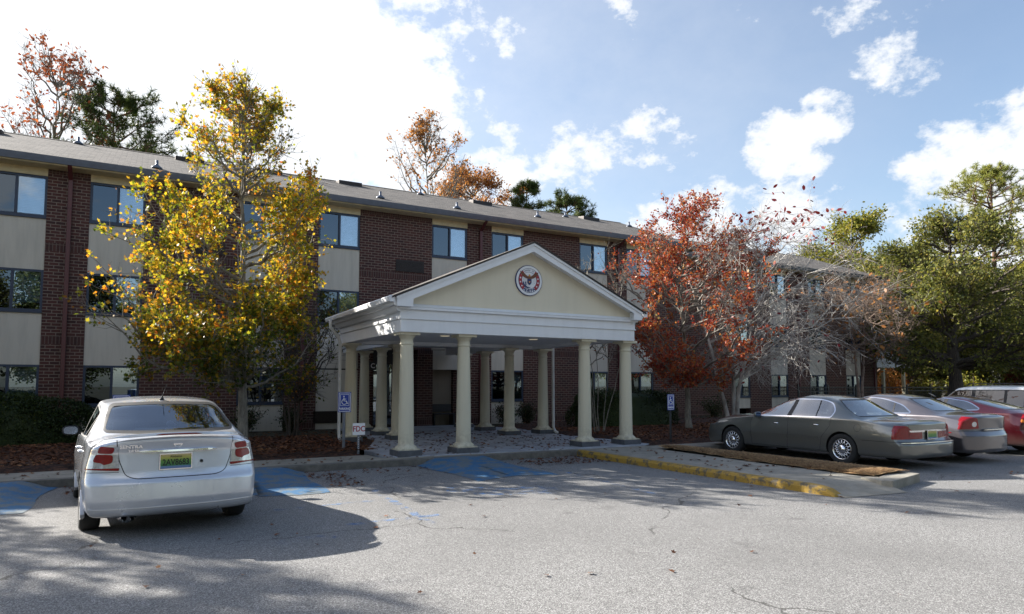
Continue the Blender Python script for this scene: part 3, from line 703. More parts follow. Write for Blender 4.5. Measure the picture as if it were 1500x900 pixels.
emb(mb, [(-.17, -.02), (-.13, -.10), (-.06, -.15), (.04, -.17), (-.05, -.185), (-.13, -.15), (-.18, -.08)], .0195); emb(mb, [(-.12, -.04), (-.10, -.12), (-.08, -.12), (-.09, -.03)], .0196)
mb.build('shield', M['eblue'], em)
mb = MB(); emb(mb, [(-.055, -.12), (-.02, -.09), (.03, -.09), (.06, -.12), (.04, -.14), (-.04, -.14)], .0205, th=.002); mb.build('helmet', M['white'], em)
for i, ch in enumerate('AHEPA'):
    a = -90+(i-2)*15.5; r = .248
    text_mesh('lettering', ch, .088, M['eblue'], em, Matrix.Translation((EC.x+r*math.cos(R(a)), EC.y-.019, EC.z+r*math.sin(R(a)))) @ Matrix.Rotation(-R(a+90), 4, 'Y'), .002, sx=1.25, bold=.003)
for i, ch in enumerate('ORDER OF'):
    a = 90-(i-3.5)*8.6; r = .243
    if ch != ' ': text_mesh('lettering', ch, .045, M['eblue'], em, Matrix.Translation((EC.x+r*math.cos(R(a)), EC.y-.019, EC.z+r*math.sin(R(a)))) @ Matrix.Rotation(-R(a-90), 4, 'Y'), .0015)
# ------------------------------------------------------------------ signs
M['sblue'] = mat_plain('sign_blue', (.018, .045, .30), .45); M['swhite'] = mat_plain('sign_white', (.8, .8, .82), .5, var=.04); M['post'] = mat_plain('galvanised_post', (.20, .22, .26), .45, .6)
M['fdcred'] = mat_plain('sign_dark_red', (.35, .015, .03), .5)
def wheelchair(parent, cz, s, y):
    mb = MB(); pts = []
    for i in range(22):
        a = R(100+i*12.5); pts.append((s*(-.02+.15*math.cos(a)), y, cz+s*(-.10+.15*math.sin(a))))
    mb.tube(pts, s*.022, 6)
    mb.tube([(s*-.05, y, cz+s*.14), (s*-.04, y, cz+s*-.05), (s*.09, y, cz+s*-.05), (s*.15, y, cz+s*-.20), (s*.20, y, cz+s*-.18)], s*.03, 6)
    mb.tube([(s*-.04, y, cz+s*.06), (s*.08, y, cz+s*.06)], s*.022, 6)
    mb.lathe([(0, -.004), (s*.045, -.004), (s*.045, .004), (0, .004)], (s*-.05, y, cz+s*.21), 14, axis='y')
    mb.build('wheelchair_symbol', M['swhite'], parent)
def hsign(x, y, z0, ztop, w, h, label, rz=0., z_g=kz, postmat='post'):
    t = empty('parking_sign', (x, y, z_g), rz); tag(t, label, 'sign', 'wheelchair parking signs at the head of the bays')
    zt = ztop-z_g; mb = MB(); mb.box(-w/2, w/2, -.012, -.006, zt-h, zt); p_ = mb.build('sign_plate', M['sblue'], t, bevel=.002)
    mb = MB(); b = .012; e = .016
    for a in ((-w/2+e, w/2-e, zt-e-b, zt-e), (-w/2+e, w/2-e, zt-h+e, zt-h+e+b), (-w/2+e, -w/2+e+b, zt-h+e, zt-e), (w/2-e-b, w/2-e, zt-h+e, zt-e),
              (-w*.34, w*.34, zt-h*.68, zt-h*.68+.008), (-w*.34, w*.34, zt-h*.13, zt-h*.13+.008), (-w*.34, -w*.34+.008, zt-h*.68, zt-h*.13), (w*.34-.008, w*.34, zt-h*.68, zt-h*.13)):
        mb.box(a[0], a[1], -.0145, -.0125, a[2], a[3])
    mb.build('sign_border', M['swhite'], p_)
    wheelchair(p_, zt-h*.40, h*.85, -.014)
    text_mesh('lettering', 'PARKING', w*.25, M['swhite'], p_, Matrix.Translation((0, -.0145, zt-h*.83)), .001, sx=.85, bold=.002)
    mb = MB(); mb.prism([(-.02, -.005), (.02, -.005), (.035, .02), (-.035, .02)], 'z', -.3, zt-.01); mb.build('sign_post', M[postmat], t)
    return t
hsign(4.10, 15.3, 0, 1.50, .30, .46, 'blue wheelchair parking sign on a grey post left of the portico')
hsign(12.3, 13.55, 0, 1.42, .24, .42, 'blue wheelchair parking sign standing in the dark bed right of the portico', postmat='black')
hsign(-.30, 14.95, 0, 1.47, .30, .46, 'blue wheelchair parking sign mostly hidden behind the white car roof')
t = empty('small_yard_sign', (4.28, 14.75, kz)); tag(t, 'small white sign with red letters FDC on a perforated stake', 'sign')
mb = MB(); mb.box(-.14, .14, -.01, -.004, .42, .68); sp = mb.build('sign_plate', M['swhite'], t, bevel=.002)
text_mesh('lettering', 'FDC', .17, M['fdcred'], sp, Matrix.Translation((0, -.012, .55)), .001, sx=.85, bold=.003)
mb = MB(); mb.prism([(-.018, -.003), (.018, -.003), (.028, .012), (-.028, .012)], 'z', -.3, .64)
for i in range(7): mb.box(-.006, .006, -.0045, -.0031, .06+i*.05, .075+i*.05, 1)
mb.build('stake', [M['post'], M['swhite']], t)
t = empty('entrance_letter_sign', (7.32, YF-.02, 2.35)); tag(t, 'small black sign with a white letter C beside the entrance doors', 'sign')
mb = MB(); mb.box(-.13, .13, -.01, .015, -.15, .15); pl = mb.build('sign_plate', M['black'], t)
text_mesh('lettering', 'C', .24, M['swhite'], pl, Matrix.Translation((0, -.014, 0)), .002, bold=.004)
mb = MB(); mb.box(6.95, 7.05, YF-.08, YF-.002, 1.65, 2.05)
wl_ = mb.build('wall_lantern', M['lamp']); tag(wl_, 'small warm lit wall lantern left of the entrance doors', 'lamp')
# ------------------------------------------------------------------ cars
M['mirrorg'] = mat_plain('mirror_glass', (.16, .20, .27), .08, 1., var=.02); M['tyre'] = mat_plain('tyre_rubber', (.018, .018, .018), .85, bump=.002); M['chrome'] = mat_plain('chrome', (.75, .75, .77), .12, 1., var=.03); M['alloy'] = mat_plain('alloy_rim', (.5, .5, .52), .25, .9)
M['rubber'] = mat_plain('black_rubber_trim', (.012, .012, .013), .5); M['under'] = mat_plain('car_underside', (.01, .01, .01), .9)
M['carglass'] = mat_glass('car_glass', (.65, .75, .78), 1.0, .5, base=.26); M['carglassw'] = mat_glass('pale_car_glass', (.5, .62, .8), .9, .34, base=.10, rc=(.55, .68, .85)); M['carglassd'] = mat_glass('tinted_car_glass', (.4, .45, .55), 1.0, .10)
M['lred'] = mat_plain('red_lamp_lens', (.21, .003, .006), .22, coat=.3, var=.2, scale=30); M['lclear'] = mat_plain('clear_lamp_lens', (.62, .62, .64), .12, .5, coat=1., var=.2, scale=40)
M['lamber'] = mat_plain('amber_lamp_lens', (.75, .22, .02), .15, coat=1.); M['seat'] = mat_plain('car_seat_fabric', (.035, .037, .042), .9)
M['seatl'] = mat_plain('light_car_seat', (.13, .13, .13), .9)
M['silver'] = mat_paint('silver_car_paint', (.57, .59, .63), .45, .28)
M['greygreen'] = mat_paint('grey_green_car_paint', (.165, .17, .158), .65, .30)
M['lilac'] = mat_paint('lilac_grey_car_paint', (.10, .092, .103), .6, .30)
M['wine'] = mat_paint('wine_red_car_paint', (.045, .002, .005), .45, .28)
M['whitecar'] = mat_paint('white_car_paint', (.78, .78, .78), .0, .3)
M['plateg'] = None
def mat_plate():
    m = new_mat('licence_plate_print'); t = NT(m)
    z = t.node('ShaderNodeSeparateXYZ', {0: t.node('ShaderNodeTexCoord').outputs['Generated']}).outputs[2]
    t.out(t.bsdf(Base_Color=t.ramp(z, [(0, (.10, .18, .36)), (.17, (.12, .2, .36)), (.2, (.03, .17, .06)), (.55, (.12, .28, .05)), (.78, (.42, .38, .08)), (1, (.5, .38, .18))]), Roughness=.4)); return m
M['plateg'] = mat_plate()
def smooth_table(tab, ys, sig=.05):
    xs = np.array([a for a, _ in tab], float); vs = np.array([b for _, b in tab], float)
    k = np.linspace(-2.5, 2.5, 21); w = np.exp(-k*k/2); w /= w.sum()
    out = np.zeros(len(ys))
    for kk, ww in zip(k, w):
        q = ys+kk*sig; base = np.interp(q, xs, vs)
        base += np.where(q < xs[0], (q-xs[0])*(vs[1]-vs[0])/(xs[1]-xs[0]), 0)+np.where(q > xs[-1], (q-xs[-1])*(vs[-1]-vs[-2])/(xs[-1]-xs[-2]), 0)
        out += ww*base
    return out
def bspline_basis(nc, ns):
    """clamped uniform cubic B-spline matrix"""
    kn = [0]*3+list(range(nc-2))+[nc-3]*3; T = np.linspace(0, nc-3-1e-9, ns); B = np.zeros((ns, nc))
    def N(i, p, t):
        if p == 0: return 1.0 if kn[i] <= t < kn[i+1] else 0.0
        a = 0 if kn[i+p] == kn[i] else (t-kn[i])/(kn[i+p]-kn[i])*N(i, p-1, t)
        b = 0 if kn[i+p+1] == kn[i+1] else (kn[i+p+1]-t)/(kn[i+p+1]-kn[i+1])*N(i+1, p-1, t)
        return a+b
    for r, t in enumerate(T):
        for i in range(nc): B[r, i] = N(i, 3, t)
    return B
def car_surface(S):
    L = S['L']; r = S.get('round', .07); ys = np.arange(r, L-r+.001, .03)
    g = lambda k, s=.05: smooth_table(S[k], ys, s)
    zT, zB, wB, wM, wT, zE = g('zT', .035), g('zB'), g('wB', .08), g('wM', .08), g('wT', .06), g('zE', .035)
    zS = g('zS', .04) if 'zS' in S else np.full(len(ys), S.get('sill', .22)); zm = S.get('zm', .62)
    ctrl = []
    for i in range(len(ys)):
        t, b, e = zT[i], zB[i], zE[i]; wt, wb, wm, s = wT[i], wB[i], wM[i], zS[i]
        ctrl.append([(0, t), (.3*wt, t-.03*(t-e)), (.6*wt, t-.25*(t-e)), (.86*wt, t-.62*(t-e)), (wt, e), (wt+.10*(wb-wt), e-.13*(e-b)), (wt+.45*(wb-wt)+.012, e-.5*(e-b)), (wb-.02*(wb > wt), b+.10*(e-b)), (wb, b), (wb+.012, b-.02),
                     (wb+.35*(wm-wb), b-.25*(b-zm)), (wm-.004, zm+.10), (wm, zm-.02), (wm-.012, zm-.13), (wm-.02, s+.10), (wm-.05, s+.02), (wm-.12, s), (wm-.35, s), (.3*wm, s), (0, s)])
    ctrl = np.array(ctrl); B = bspline_basis(ctrl.shape[1], 64)
    P = np.einsum('sc,ncd->nsd', B, ctrl)       # rows, columns, (x,z)
    rows = []; yr = []
    zc = .62
    for k in range(5):                                       # rounded rear edge
        a = R(90-90*(k+0.0)/5); ins = r*(1-math.cos(a)); q = P[0].copy(); c = np.array([0, zc]); d = c-q; ln = np.linalg.norm(d, axis=1, keepdims=True)
        rows.append(q+d/ln*np.minimum(ins, ln*.9)); yr.append(r-r*math.sin(a))
    rear = rows[0]; caps_r = []
    for q in np.linspace(0, .96, 22)[:-1]: caps_r.append(np.array([0, zc])+(rear-np.array([0, zc]))*q)
    rows = caps_r+rows; yr = [0.]*len(caps_r)+yr
    for i in range(len(ys)): rows.append(P[i]); yr.append(ys[i])
    fr = []
    for k in range(1, 6):
        a = R(90*k/5); ins = r*(1-math.cos(a)); q = P[-1].copy(); d = np.array([0, zc])-q; ln = np.linalg.norm(d, axis=1, keepdims=True)
        fr.append(q+d/ln*np.minimum(ins, ln*.9)); yr.append(L-r+r*math.sin(a))
    rows += fr; last = fr[-1]
    for q in np.linspace(.96, 0, 22)[1:]: rows.append(np.array([0, zc])+(last-np.array([0, zc]))*q); yr.append(L)
    rows = np.array(rows); yr = np.array(yr)
    # plan bow and end profiles
    X = rows[:, :, 0]; Z = rows[:, :, 1]; Y = np.repeat(yr[:, None], X.shape[1], 1)
    W = S['W']/2
    oR = np.interp(Z, *zip(*S['rear'])); oF = np.interp(Z, *zip(*S['front']))
    fR = np.clip(1-Y/S.get('rlen', .7), 0, 1)**1.5; fF = np.clip(1-(L-Y)/S.get('flen', .9), 0, 1)**1.5
    bowc = np.clip(1-np.abs(Z-.6)/3, 0, 1)
    q = np.abs(X)/W; pw = S.get('bp', 2.6)
    Y2 = Y+fR*(oR+S['bowR']*q**pw)-fF*(oF+S['bowF']*q**pw)
    # curved windscreen and rear window
    gl = np.clip((Z-S['belt'])/.2, 0, 1); mid = L*.5
    Y2 += gl*S.get('bowG', .10)*(q**2)*np.where(Y < S['ymid'], 1, -1)*np.clip(np.abs(Y-S['ymid'])/.6, 0, 1)
    V = np.stack([X, Y2, Z], -1)                             # rows x cols
    n, m = X.shape
    vs = [tuple(v) for v in V.reshape(-1, 3)]; nb = len(vs)
    vs += [(-v[0], v[1], v[2]) for v in vs]
    fs = []
    for i in range(n-1):
        for j in range(m-1):
            a, b, c, d = i*m+j, i*m+j+1, (i+1)*m+j+1, (i+1)*m+j
            fs.append((a, b, c, d)); fs.append((nb+d, nb+c, nb+b, nb+a))
    bm = bmesh.new(); bv = [bm.verts.new(v) for v in vs]
    for f in fs:
        try: bm.faces.new([bv[i] for i in f])
        except Exception: pass
    bmesh.ops.remove_doubles(bm, verts=bm.verts, dist=.0006)
    bmesh.ops.dissolve_degenerate(bm, edges=bm.edges, dist=.0004)
    bmesh.ops.recalc_face_normals(bm, faces=bm.faces)
    lay = bm.faces.layers.int.new('part')
    return bm, lay
def inside(poly, x, y):
    c = False; n = len(poly); j = n-1
    for i in range(n):
        xi, yi = poly[i]; xj, yj = poly[j]
        if (yi > y) != (yj > y) and x < (xj-xi)*(y-yi)/(yj-yi)+xi: c = not c
        j = i
    return c
def rounded(pts, r, n=4):
    out = []; m = len(pts)
    for i in range(m):
        p = Vector(pts[i]); a = Vector(pts[i-1])-p; b = Vector(pts[(i+1) % m])-p
        rr = min(r if not isinstance(r, (list, tuple)) else r[i], a.length*.45, b.length*.45); p0 = p+a.normalized()*rr; p2 = p+b.normalized()*rr
        for k in range(n+1):
            t = k/n; out.append(tuple(p0*(1-t)**2+p*2*t*(1-t)+p2*t*t))
    return out
def cut(bm, lay, poly, proj, tagv, filt, only=None):
    """cut the outline poly into the body surface and mark the faces inside it"""
    ax = {'side': (1, 2), 'rear': (0, 2), 'top': (0, 1)}[proj]; n = len(poly)
    xs = [p[0] for p in poly]; ys = [p[1] for p in poly]; m = .06
    def bb(f, x0, x1, y0, y1):
        cs = [v.co for v in f.verts]
        return max(c[ax[0]] for c in cs) > x0 and min(c[ax[0]] for c in cs) < x1 and max(c[ax[1]] for c in cs) > y0 and min(c[ax[1]] for c in cs) < y1
    cand = [f for f in bm.faces if filt(f.calc_center_median()) and bb(f, min(xs)-m, max(xs)+m, min(ys)-m, max(ys)+m)]
    for i in range(n):
        p, q = poly[i], poly[(i+1) % n]
        dx, dy = q[0]-p[0], q[1]-p[1]
        if dx*dx+dy*dy < 1e-8: continue
        no = Vector((0, 0, 0)); no[ax[0]] = dy; no[ax[1]] = -dx; no.normalize()
        co = Vector((0, 0, 0)); co[ax[0]] = p[0]; co[ax[1]] = p[1]
        e = .003
        sub = [f for f in cand if f.is_valid and bb(f, min(p[0], q[0])-e, max(p[0], q[0])+e, min(p[1], q[1])-e, max(p[1], q[1])+e)]
        if not sub: continue
        geom = list({v for f in sub for v in f.verts})+list({ed for f in sub for ed in f.edges})+sub
        old = set(cand)
        res = bmesh.ops.bisect_plane(bm, geom=geom, plane_co=co, plane_no=no, dist=1e-5)
        cand = [f for f in cand if f.is_valid]+[g_ for g_ in res['geom'] if isinstance(g_, bmesh.types.BMFace) and g_ not in old]
    seen = set()
    for f in cand:
        if not f.is_valid or f in seen: continue
        seen.add(f); c = f.calc_center_median()
        if filt(c) and inside(poly, c[ax[0]], c[ax[1]]) and (only is None or f[lay] in only): f[lay] = tagv
def split_parts(bm, lay, spec, root):
    """spec: tag -> (name, material, inset); builds one mesh per tag"""
    out = {}; pm = {}
    for f in bm.faces: pm.setdefault(f[lay], []).append(f)
    bm.normal_update()
    for tg, (name, mat, inset, par) in spec.items():
        fall = pm.get(tg, [])
        if not fall: continue
        # connected pieces become objects of their own (left and right lamp, each window)
        groups = []; left_ = set(fall)
        if tg == 0: groups = [fall]
        while left_ and tg != 0:
            q0 = [left_.pop()]; g_ = list(q0)
            while q0:
                f = q0.pop()
                for v in f.verts:
                    for h_ in v.link_faces:
                        if h_ in left_: left_.discard(h_); q0.append(h_); g_.append(h_)
            groups.append(g_)
        big = max(len(g_) for g_ in groups); groups = [g_ for g_ in groups if len(g_) > 2] or groups
        for fs in groups: build_piece(fs, tg, name, mat, inset, par, root, out)
    return out
def me_c(vs): return [Vector(v) for v in vs]
def build_piece(fs, tg, name, mat, inset, par, root, out):
        idx = {}; vs = []; ff = []
        for f in fs:
            r_ = []
            for v in f.verts:
                if v not in idx: idx[v] = len(vs); vs.append(v.co+v.normal*inset)
                r_.append(idx[v])
            ff.append(tuple(r_))
        me = bpy.data.meshes.new(name); me.from_pydata([tuple(v) for v in vs], [], ff); me.materials.append(mat)
        me.polygons.foreach_set('use_smooth', [True]*len(ff)); me.update()
        # exact surface normals from the uncut body keep the panels smooth across the seams
        nv = [Vector((0, 0, 1))]*len(vs)
        for v, i in idx.items(): nv[i] = v.normal
        me.normals_split_custom_set_from_vertices([tuple(a) for a in nv])
        cen = sum(((Vector(v)) for v in me_c(vs)), Vector())/len(vs); pr_ = root
        if par: pr_ = min(out.get(par, [(root, cen)]), key=lambda q: (q[1]-cen).length)[0]
        o = link(name, me, pr_); out.setdefault(tg, []).append((o, cen))
def wheel(root, x, y, rad, w, style, sgn, rr=.66):
    t = MB(); R0 = rad; ri = rad*rr
    t.lathe([(ri, -w*.42), (ri+.02, -w*.5), (R0-.03, -w*.5), (R0-.008, -w*.44), (R0, -w*.3), (R0, w*.3), (R0-.008, w*.44), (R0-.03, w*.5), (ri+.02, w*.5), (ri, w*.42)], (0, 0, 0), 40, axis='x')
    ty = t.build('wheel', M['tyre'], root); ty.location = (x, y, R0)
    r = MB(); o = sgn*w*.40
    r.lathe([(ri, o+sgn*.01), (ri-.012, o+sgn*.015), (ri-.03, o-sgn*.02), (ri-.035, -o)], (0, 0, 0), 40, axis='x')
    if style == 'lace':
        for k in range(16):
            a0 = 2*PI*k/16
            for dlt in (.42, -.42):
                p0 = (o-sgn*.00, .075*math.cos(a0), .075*math.sin(a0)); p1 = (o+sgn*.005, (ri-.02)*math.cos(a0+dlt), (ri-.02)*math.sin(a0+dlt)); r.tube([p0, p1], .0085, 5)
        r.lathe([(.085, o+sgn*.01), (.07, o+sgn*.025), (.0, o+sgn*.03)], (0, 0, 0), 20, axis='x')
    else:
        ns = 5 if style == 'five' else 7
        for k in range(ns):
            a0 = 2*PI*k/ns
            for dl in (-.16, .16):
                p0 = (o, .05*math.cos(a0+dl*2), .05*math.sin(a0+dl*2)); p1 = (o+sgn*.0, (ri-.02)*math.cos(a0+dl), (ri-.02)*math.sin(a0+dl)); r.tube([p0, p1], [.022, .014], 6)
        r.lathe([(.07, o+sgn*.0), (.06, o+sgn*.022), (.0, o+sgn*.025)], (0, 0, 0), 20, axis='x')
    r.build('rim', M['chrome' if style == 'lace' else 'alloy'], ty)
    d = MB(); d.lathe([(0, -o*.2), (ri-.04, -o*.2)], (0, 0, 0), 24, axis='x'); d.build('brake_disc', M['under'], ty)
    return ty
def circle(cx, cy, r, n=26): return [(cx+r*math.cos(2*PI*i/n), cy+r*math.sin(2*PI*i/n)) for i in range(n)]
def seatm(root, x, y, mat, z0=.36, h=.62, w=.46):
    mb = MB(); mb.prism([(y+.42, z0-.08), (y+.44, z0+.07), (y, z0+.05), (y-.16, z0+h), (y-.26, z0+h-.02), (y-.13, z0-.08)], 'x', x-w/2, x+w/2)
    mb.prism([(y-.19, z0+h+.03), (y-.15, z0+h+.05), (y-.17, z0+h+.19), (y-.24, z0+h+.20), (y-.27, z0+h+.04)], 'x', x-.13, x+.13)
    mb.build('seat', mat, root, bevel=.03)
def handle(root, x, y, z, mat, sgn, L=.17):
    mb = MB(); mb.tube([(x, y-L/2, z), (x+sgn*.028, y-L/2+.03, z+.004), (x+sgn*.028, y+L/2-.03, z+.006), (x, y+L/2, z+.002)], [.011, .013, .013, .011], 8); mb.build('door_handle', mat, root)
def mirror(root, sgn, x, y, z, mat, s=1.):
    mb = MB(); pr_ = []
    for k in range(7):
        t = k/6; rr = math.sin(PI*min(1, .16+.84*t)/1.0*.5)
        pr_.append((t, rr))
    n = 16; vs = []; rings = 6
    for k in range(rings+1):
        a = k/rings*PI/2; yy = .0+.085*math.sin(a); sc = math.cos(a)**.7 if k < rings else .05
        for i in range(n):
            t = 2*PI*i/n; cx = abs(math.cos(t))**.7*math.copysign(1, math.cos(t)); sx_ = abs(math.sin(t))**.7*math.copysign(1, math.sin(t))
            vs.append((x+sgn*(.115*s+.105*s*cx*sc), y+yy*s, z+.068*s*sx_*sc))
    fs = [(k*n+i, k*n+(i+1) % n, (k+1)*n+(i+1) % n, (k+1)*n+i) for k in range(rings) for i in range(n)]+[tuple(range(n))]
    mb.add(vs, fs, 0, True); mb.tube([(x-sgn*.03, y+.04, z-.05), (x+sgn*.06, y+.04, z-.03)], .022, 6)
    m_ = mb.build('door_mirror', mat, root)
    g = MB(); g.add([(v[0], v[1]-.002, v[2]) if 1 else v for v in [(x+sgn*(.115*s+.085*s*abs(math.cos(2*PI*i/n))**.7*math.copysign(1, math.cos(2*PI*i/n))), y-.002, z+.052*s*abs(math.sin(2*PI*i/n))**.7*math.copysign(1, math.sin(2*PI*i/n))) for i in range(n)]], [tuple(range(n))])
    g.build('mirror_glass', M['mirrorg'], m_)
def plate(root, y, z, num, x=0, tilt=0):
    mb = MB(); mb.box(x-.155, x+.155, y-.008, y, z-.078, z+.078); p_ = mb.build('licence_plate', M['plateg'], root, bevel=.004)
    if num:
        text_mesh('plate_number', num, .094, M['rubber'], p_, Matrix.Translation((x, y-.0095, z-.012)), .001, sx=.76, bold=.0015)
        text_mesh('plate_state', 'Alabama', .035, M['rubber'], p_, Matrix.Translation((x, y-.0095, z+.053)), .001)
    fr = MB()
    for a in ((-.163, .163, .078, .088), (-.163, .163, -.088, -.078), (-.163, -.155, -.078, .078), (.155, .163, -.078, .078)): fr.box(x+a[0], x+a[1], y-.010, y, z+a[2], z+a[3])
    fr.build('plate_frame', M['chrome'], p_)
def make_car(S, name, label, cat, loc, rz):
    root = empty(name, loc, rz); tag(root, label, cat, 'parked cars')
    bm, lay = car_surface(S)
    L = S['L']; W = S['W']
    right = lambda c: c.x > .42; left = lambda c: c.x < -.42
    # wheel openings
    for ya in (S['ra'], S['fa']):
        for f_ in (lambda c: c.x > .50 and c.z < .8, lambda c: c.x < -.50 and c.z < .8): cut(bm, lay, circle(ya, S['rad']+.01, S['arch']), 'side', 99, f_)
    tags = {0: ('body', S['paint'], 0, None)}
    for (tg, nm, mat, inset, par) in S['parts']: tags[tg] = (nm, mat, inset, par)
    for (poly, proj, tg, side_, only) in S['cuts']:
        if side_ == 'both':
            if proj == 'side': cut(bm, lay, poly, proj, tg, right, only); cut(bm, lay, poly, proj, tg, left, only)
        elif side_ == 'mirror':
            cut(bm, lay, poly, proj, tg, S['filt'][proj, tg] if (proj, tg) in S['filt'] else (lambda c: c.y < S.get('lampy', .30)), only)
            cut(bm, lay, [(-a, b) for a, b in poly], proj, tg, S['filt'][proj, tg] if (proj, tg) in S['filt'] else (lambda c: c.y < S.get('lampy', .30)), only)
        else: cut(bm, lay, poly, proj, tg, side_, only)
    parts = split_parts(bm, lay, tags, root)
    bm.free()
    # wheel wells, floor, inner tub
    mb = MB()
    for ya in (S['ra'], S['fa']):
        for s_ in (1, -1):
            prof = [(S['arch']+.004, s_*(W/2-.035)), (S['arch']+.004, s_*(W/2-.34)), (.02, s_*(W/2-.34))]
            n = 24; vs = []
            for (rr, h) in prof:
                for k in range(n+1):
                    a = R(-12+204*k/n); vs.append((h, ya+rr*math.cos(a), S['rad']+.01+rr*math.sin(a)))
            mb.add(vs, [(i*(n+1)+k, i*(n+1)+k+1, (i+1)*(n+1)+k+1, (i+1)*(n+1)+k) for i in range(2) for k in range(n)], 0, True)
    zs = S.get('sill', .22); mb.box(-.5, .5, .35, L-.3, zs-.03, zs+.02)
    mb.build('wheel_wells', M['under'], root)
    mb = MB(); mb.box(-W/2+.16, W/2-.16, S['tub'][0], S['tub'][1], zs+.06, zs+.12); mb.box(-W/2+.2, W/2-.2, S['tub'][0]-.55, S['tub'][0]+.05, S['shelf']-.03, S['shelf'])
    mb.box(-W/2+.2, W/2-.2, S['tub'][1]-.35, S['tub'][1]+.25, S['belt']-.12, S['belt']-.06)
    mb.build('interior', S.get('inter', M['seat']), root)
    sm = S.get('seatmat', M['seat'])
    for (x, y) in S['seats']: seatm(root, x, y, sm)
    for (x, y) in S.get('rseats', []): seatm(root, x, y, sm, .38, .52, .62)
    tx = W/2-.115
    for ya in (S['ra'], S['fa']):
        for s_ in (1, -1): wheel(root, s_*tx, ya, S['rad'], .205, S['style'], s_)
    return root, parts

# --- the white saloon in the foreground
def saloon_tables(L, H, W, deck, deckL, rgb, rgt, roofpk, wst, wsb, cowl, hood, nose, belt_r, belt_f, wroof, rear_z=None):
    """key heights along the length: rear deck, rear window base/top, roof peak, windscreen top/base"""
    zT = [(0, deck-.05), (.12, deck), (rgb-.06, deck+.015), (rgb, deck+.03), (rgt, H-.085), (rgt+.35, H-.025), (roofpk, H), (wst-.35, H-.025), (wst, H-.09), (wsb, cowl), (wsb+.1, cowl-.02), ((wsb+L)/2+.1, hood), (L-.25, nose+.08), (L, nose)]
    zE = [(y, z-(.04 if z < cowl+.08 else .05)) for y, z in zT]
    zE = [(0, deck-.10), (.12, deck-.045), (rgb-.06, deck-.03), (rgb+.02, deck-.02), (rgt+.0, H-.15), (rgt+.35, H-.085), (roofpk, H-.06), (wst-.35, H-.09), (wst, H-.16), (wsb-.02, cowl-.04), (wsb+.1, cowl-.06), ((wsb+L)/2+.1, hood-.05), (L-.25, nose+.02), (L, nose-.05)]
    zB = [(0, deck-.14), (.3, deck-.10), (rgb, belt_r), (rgt+.6, belt_r-.01), (wst, (belt_r+belt_f)/2), (wsb, belt_f), (L-.5, hood-.13), (L, nose-.1)]
    wT = [(0, W/2-.22), (rgb-.1, W/2-.19), (rgb+.05, W/2-.19), (rgt+.1, wroof), (roofpk, wroof+.02), (wst, wroof), (wsb-.05, W/2-.17), (wsb+.2, W/2-.19), (L, W/2-.28)]
    wB = [(0, W/2-.10), (.5, W/2-.06), (1.2, W/2-.045), (wsb, W/2-.05), (L-.5, W/2-.11), (L, W/2-.2)]
    wM = [(0, W/2-.03), (.4, W/2-.005), (1.0, W/2), (L-1.0, W/2), (L-.4, W/2-.02), (L, W/2-.07)]
    return dict(zT=zT, zE=zE, zB=zB, wT=wT, wB=wB, wM=wM)
def offset(poly, d):
    c = Vector((sum(p[0] for p in poly)/len(poly), sum(p[1] for p in poly)/len(poly))); out = []; n = len(poly)
    area = sum(poly[i][0]*poly[(i+1) % n][1]-poly[(i+1) % n][0]*poly[i][1] for i in range(n)); s = 1 if area > 0 else -1
    for i in range(n):
        p = Vector(poly[i]); a = (p-Vector(poly[i-1])).normalized(); b = (Vector(poly[(i+1) % n])-p).normalized()
        nrm = Vector((a.y+b.y, -a.x-b.x))*s
        if nrm.length < 1e-6: out.append(tuple(p)); continue
        nrm.normalize(); out.append(tuple(p+nrm*d))
    return out
def seg(pts, w=.006):
    """a thin closed outline round an open polyline, for shut lines"""
    v = [Vector(p) for p in pts]; l = []; r_ = []
    for i in range(len(v)):
        d = (v[min(i+1, len(v)-1)]-v[max(i-1, 0)]).normalized(); n_ = Vector((-d.y, d.x))*w/2; l.append(tuple(v[i]+n_)); r_.append(tuple(v[i]-n_))
    return l+r_[::-1]
GL, TR, GAP, LR, LC, BMP, CH, BB = 1, 2, 3, 4, 5, 6, 7, 8
S = dict(L=4.57, W=1.79, ra=.97, fa=3.655, rad=.315, arch=.345, sill=.24, belt=1.06, ymid=2.1, bowR=.20, bowF=.38, bowG=.12, bp=2.8, paint=M['silver'], style='five',
         rear=[(.25, .03), (.30, -.005), (.42, -.02), (.60, -.005), (.66, .035), (.72, .05), (.92, .075), (1.03, .05), (1.09, .01), (1.14, .05), (1.5, .1)], front=[(.2, .06), (.35, 0), (.6, .01), (.75, .10), (1., .2)],
         tub=(1.5, 3.5), shelf=1.05, seats=[(-.38, 2.35), (.38, 2.35)], rseats=[(-.36, 1.42), (.36, 1.42)], filt={})
S.update(saloon_tables(4.57, 1.51, 1.79, 1.105, .5, .50, 1.18, 2.1, 2.75, 3.62, 1.06, .95, .72, 1.02, .95, .65))
S['zB'] = [(0, .98), (.3, 1.0), (.8, 1.03), (1.5, 1.02), (2.7, .97), (3.6, .93), (4.1, .82), (4.57, .62)]
sw = rounded([(1.10, 1.06), (1.42, 1.32), (2.15, 1.405), (2.75, 1.36), (3.34, 1.03), (3.32, .985), (2.1, 1.02)], [.04, .12, .3, .2, .04, .03, .4])
RGw = rounded([(-.675, 1.145), (-.575, 1.40), (0, 1.425), (.575, 1.40), (.675, 1.145), (0, 1.128)], [.04, .05, .3, .05, .04, .5])
WSw = rounded([(-.68, 1.07), (-.57, 1.40), (.57, 1.40), (.68, 1.07)], .05)
isr = lambda c: c.y < 1.5 and c.z > 1.0; isf = lambda c: c.y > 2.6 and c.z > .95
tail = lambda c: c.y < .42 and abs(c.x) > .45; rr_ = lambda c: c.y < .45
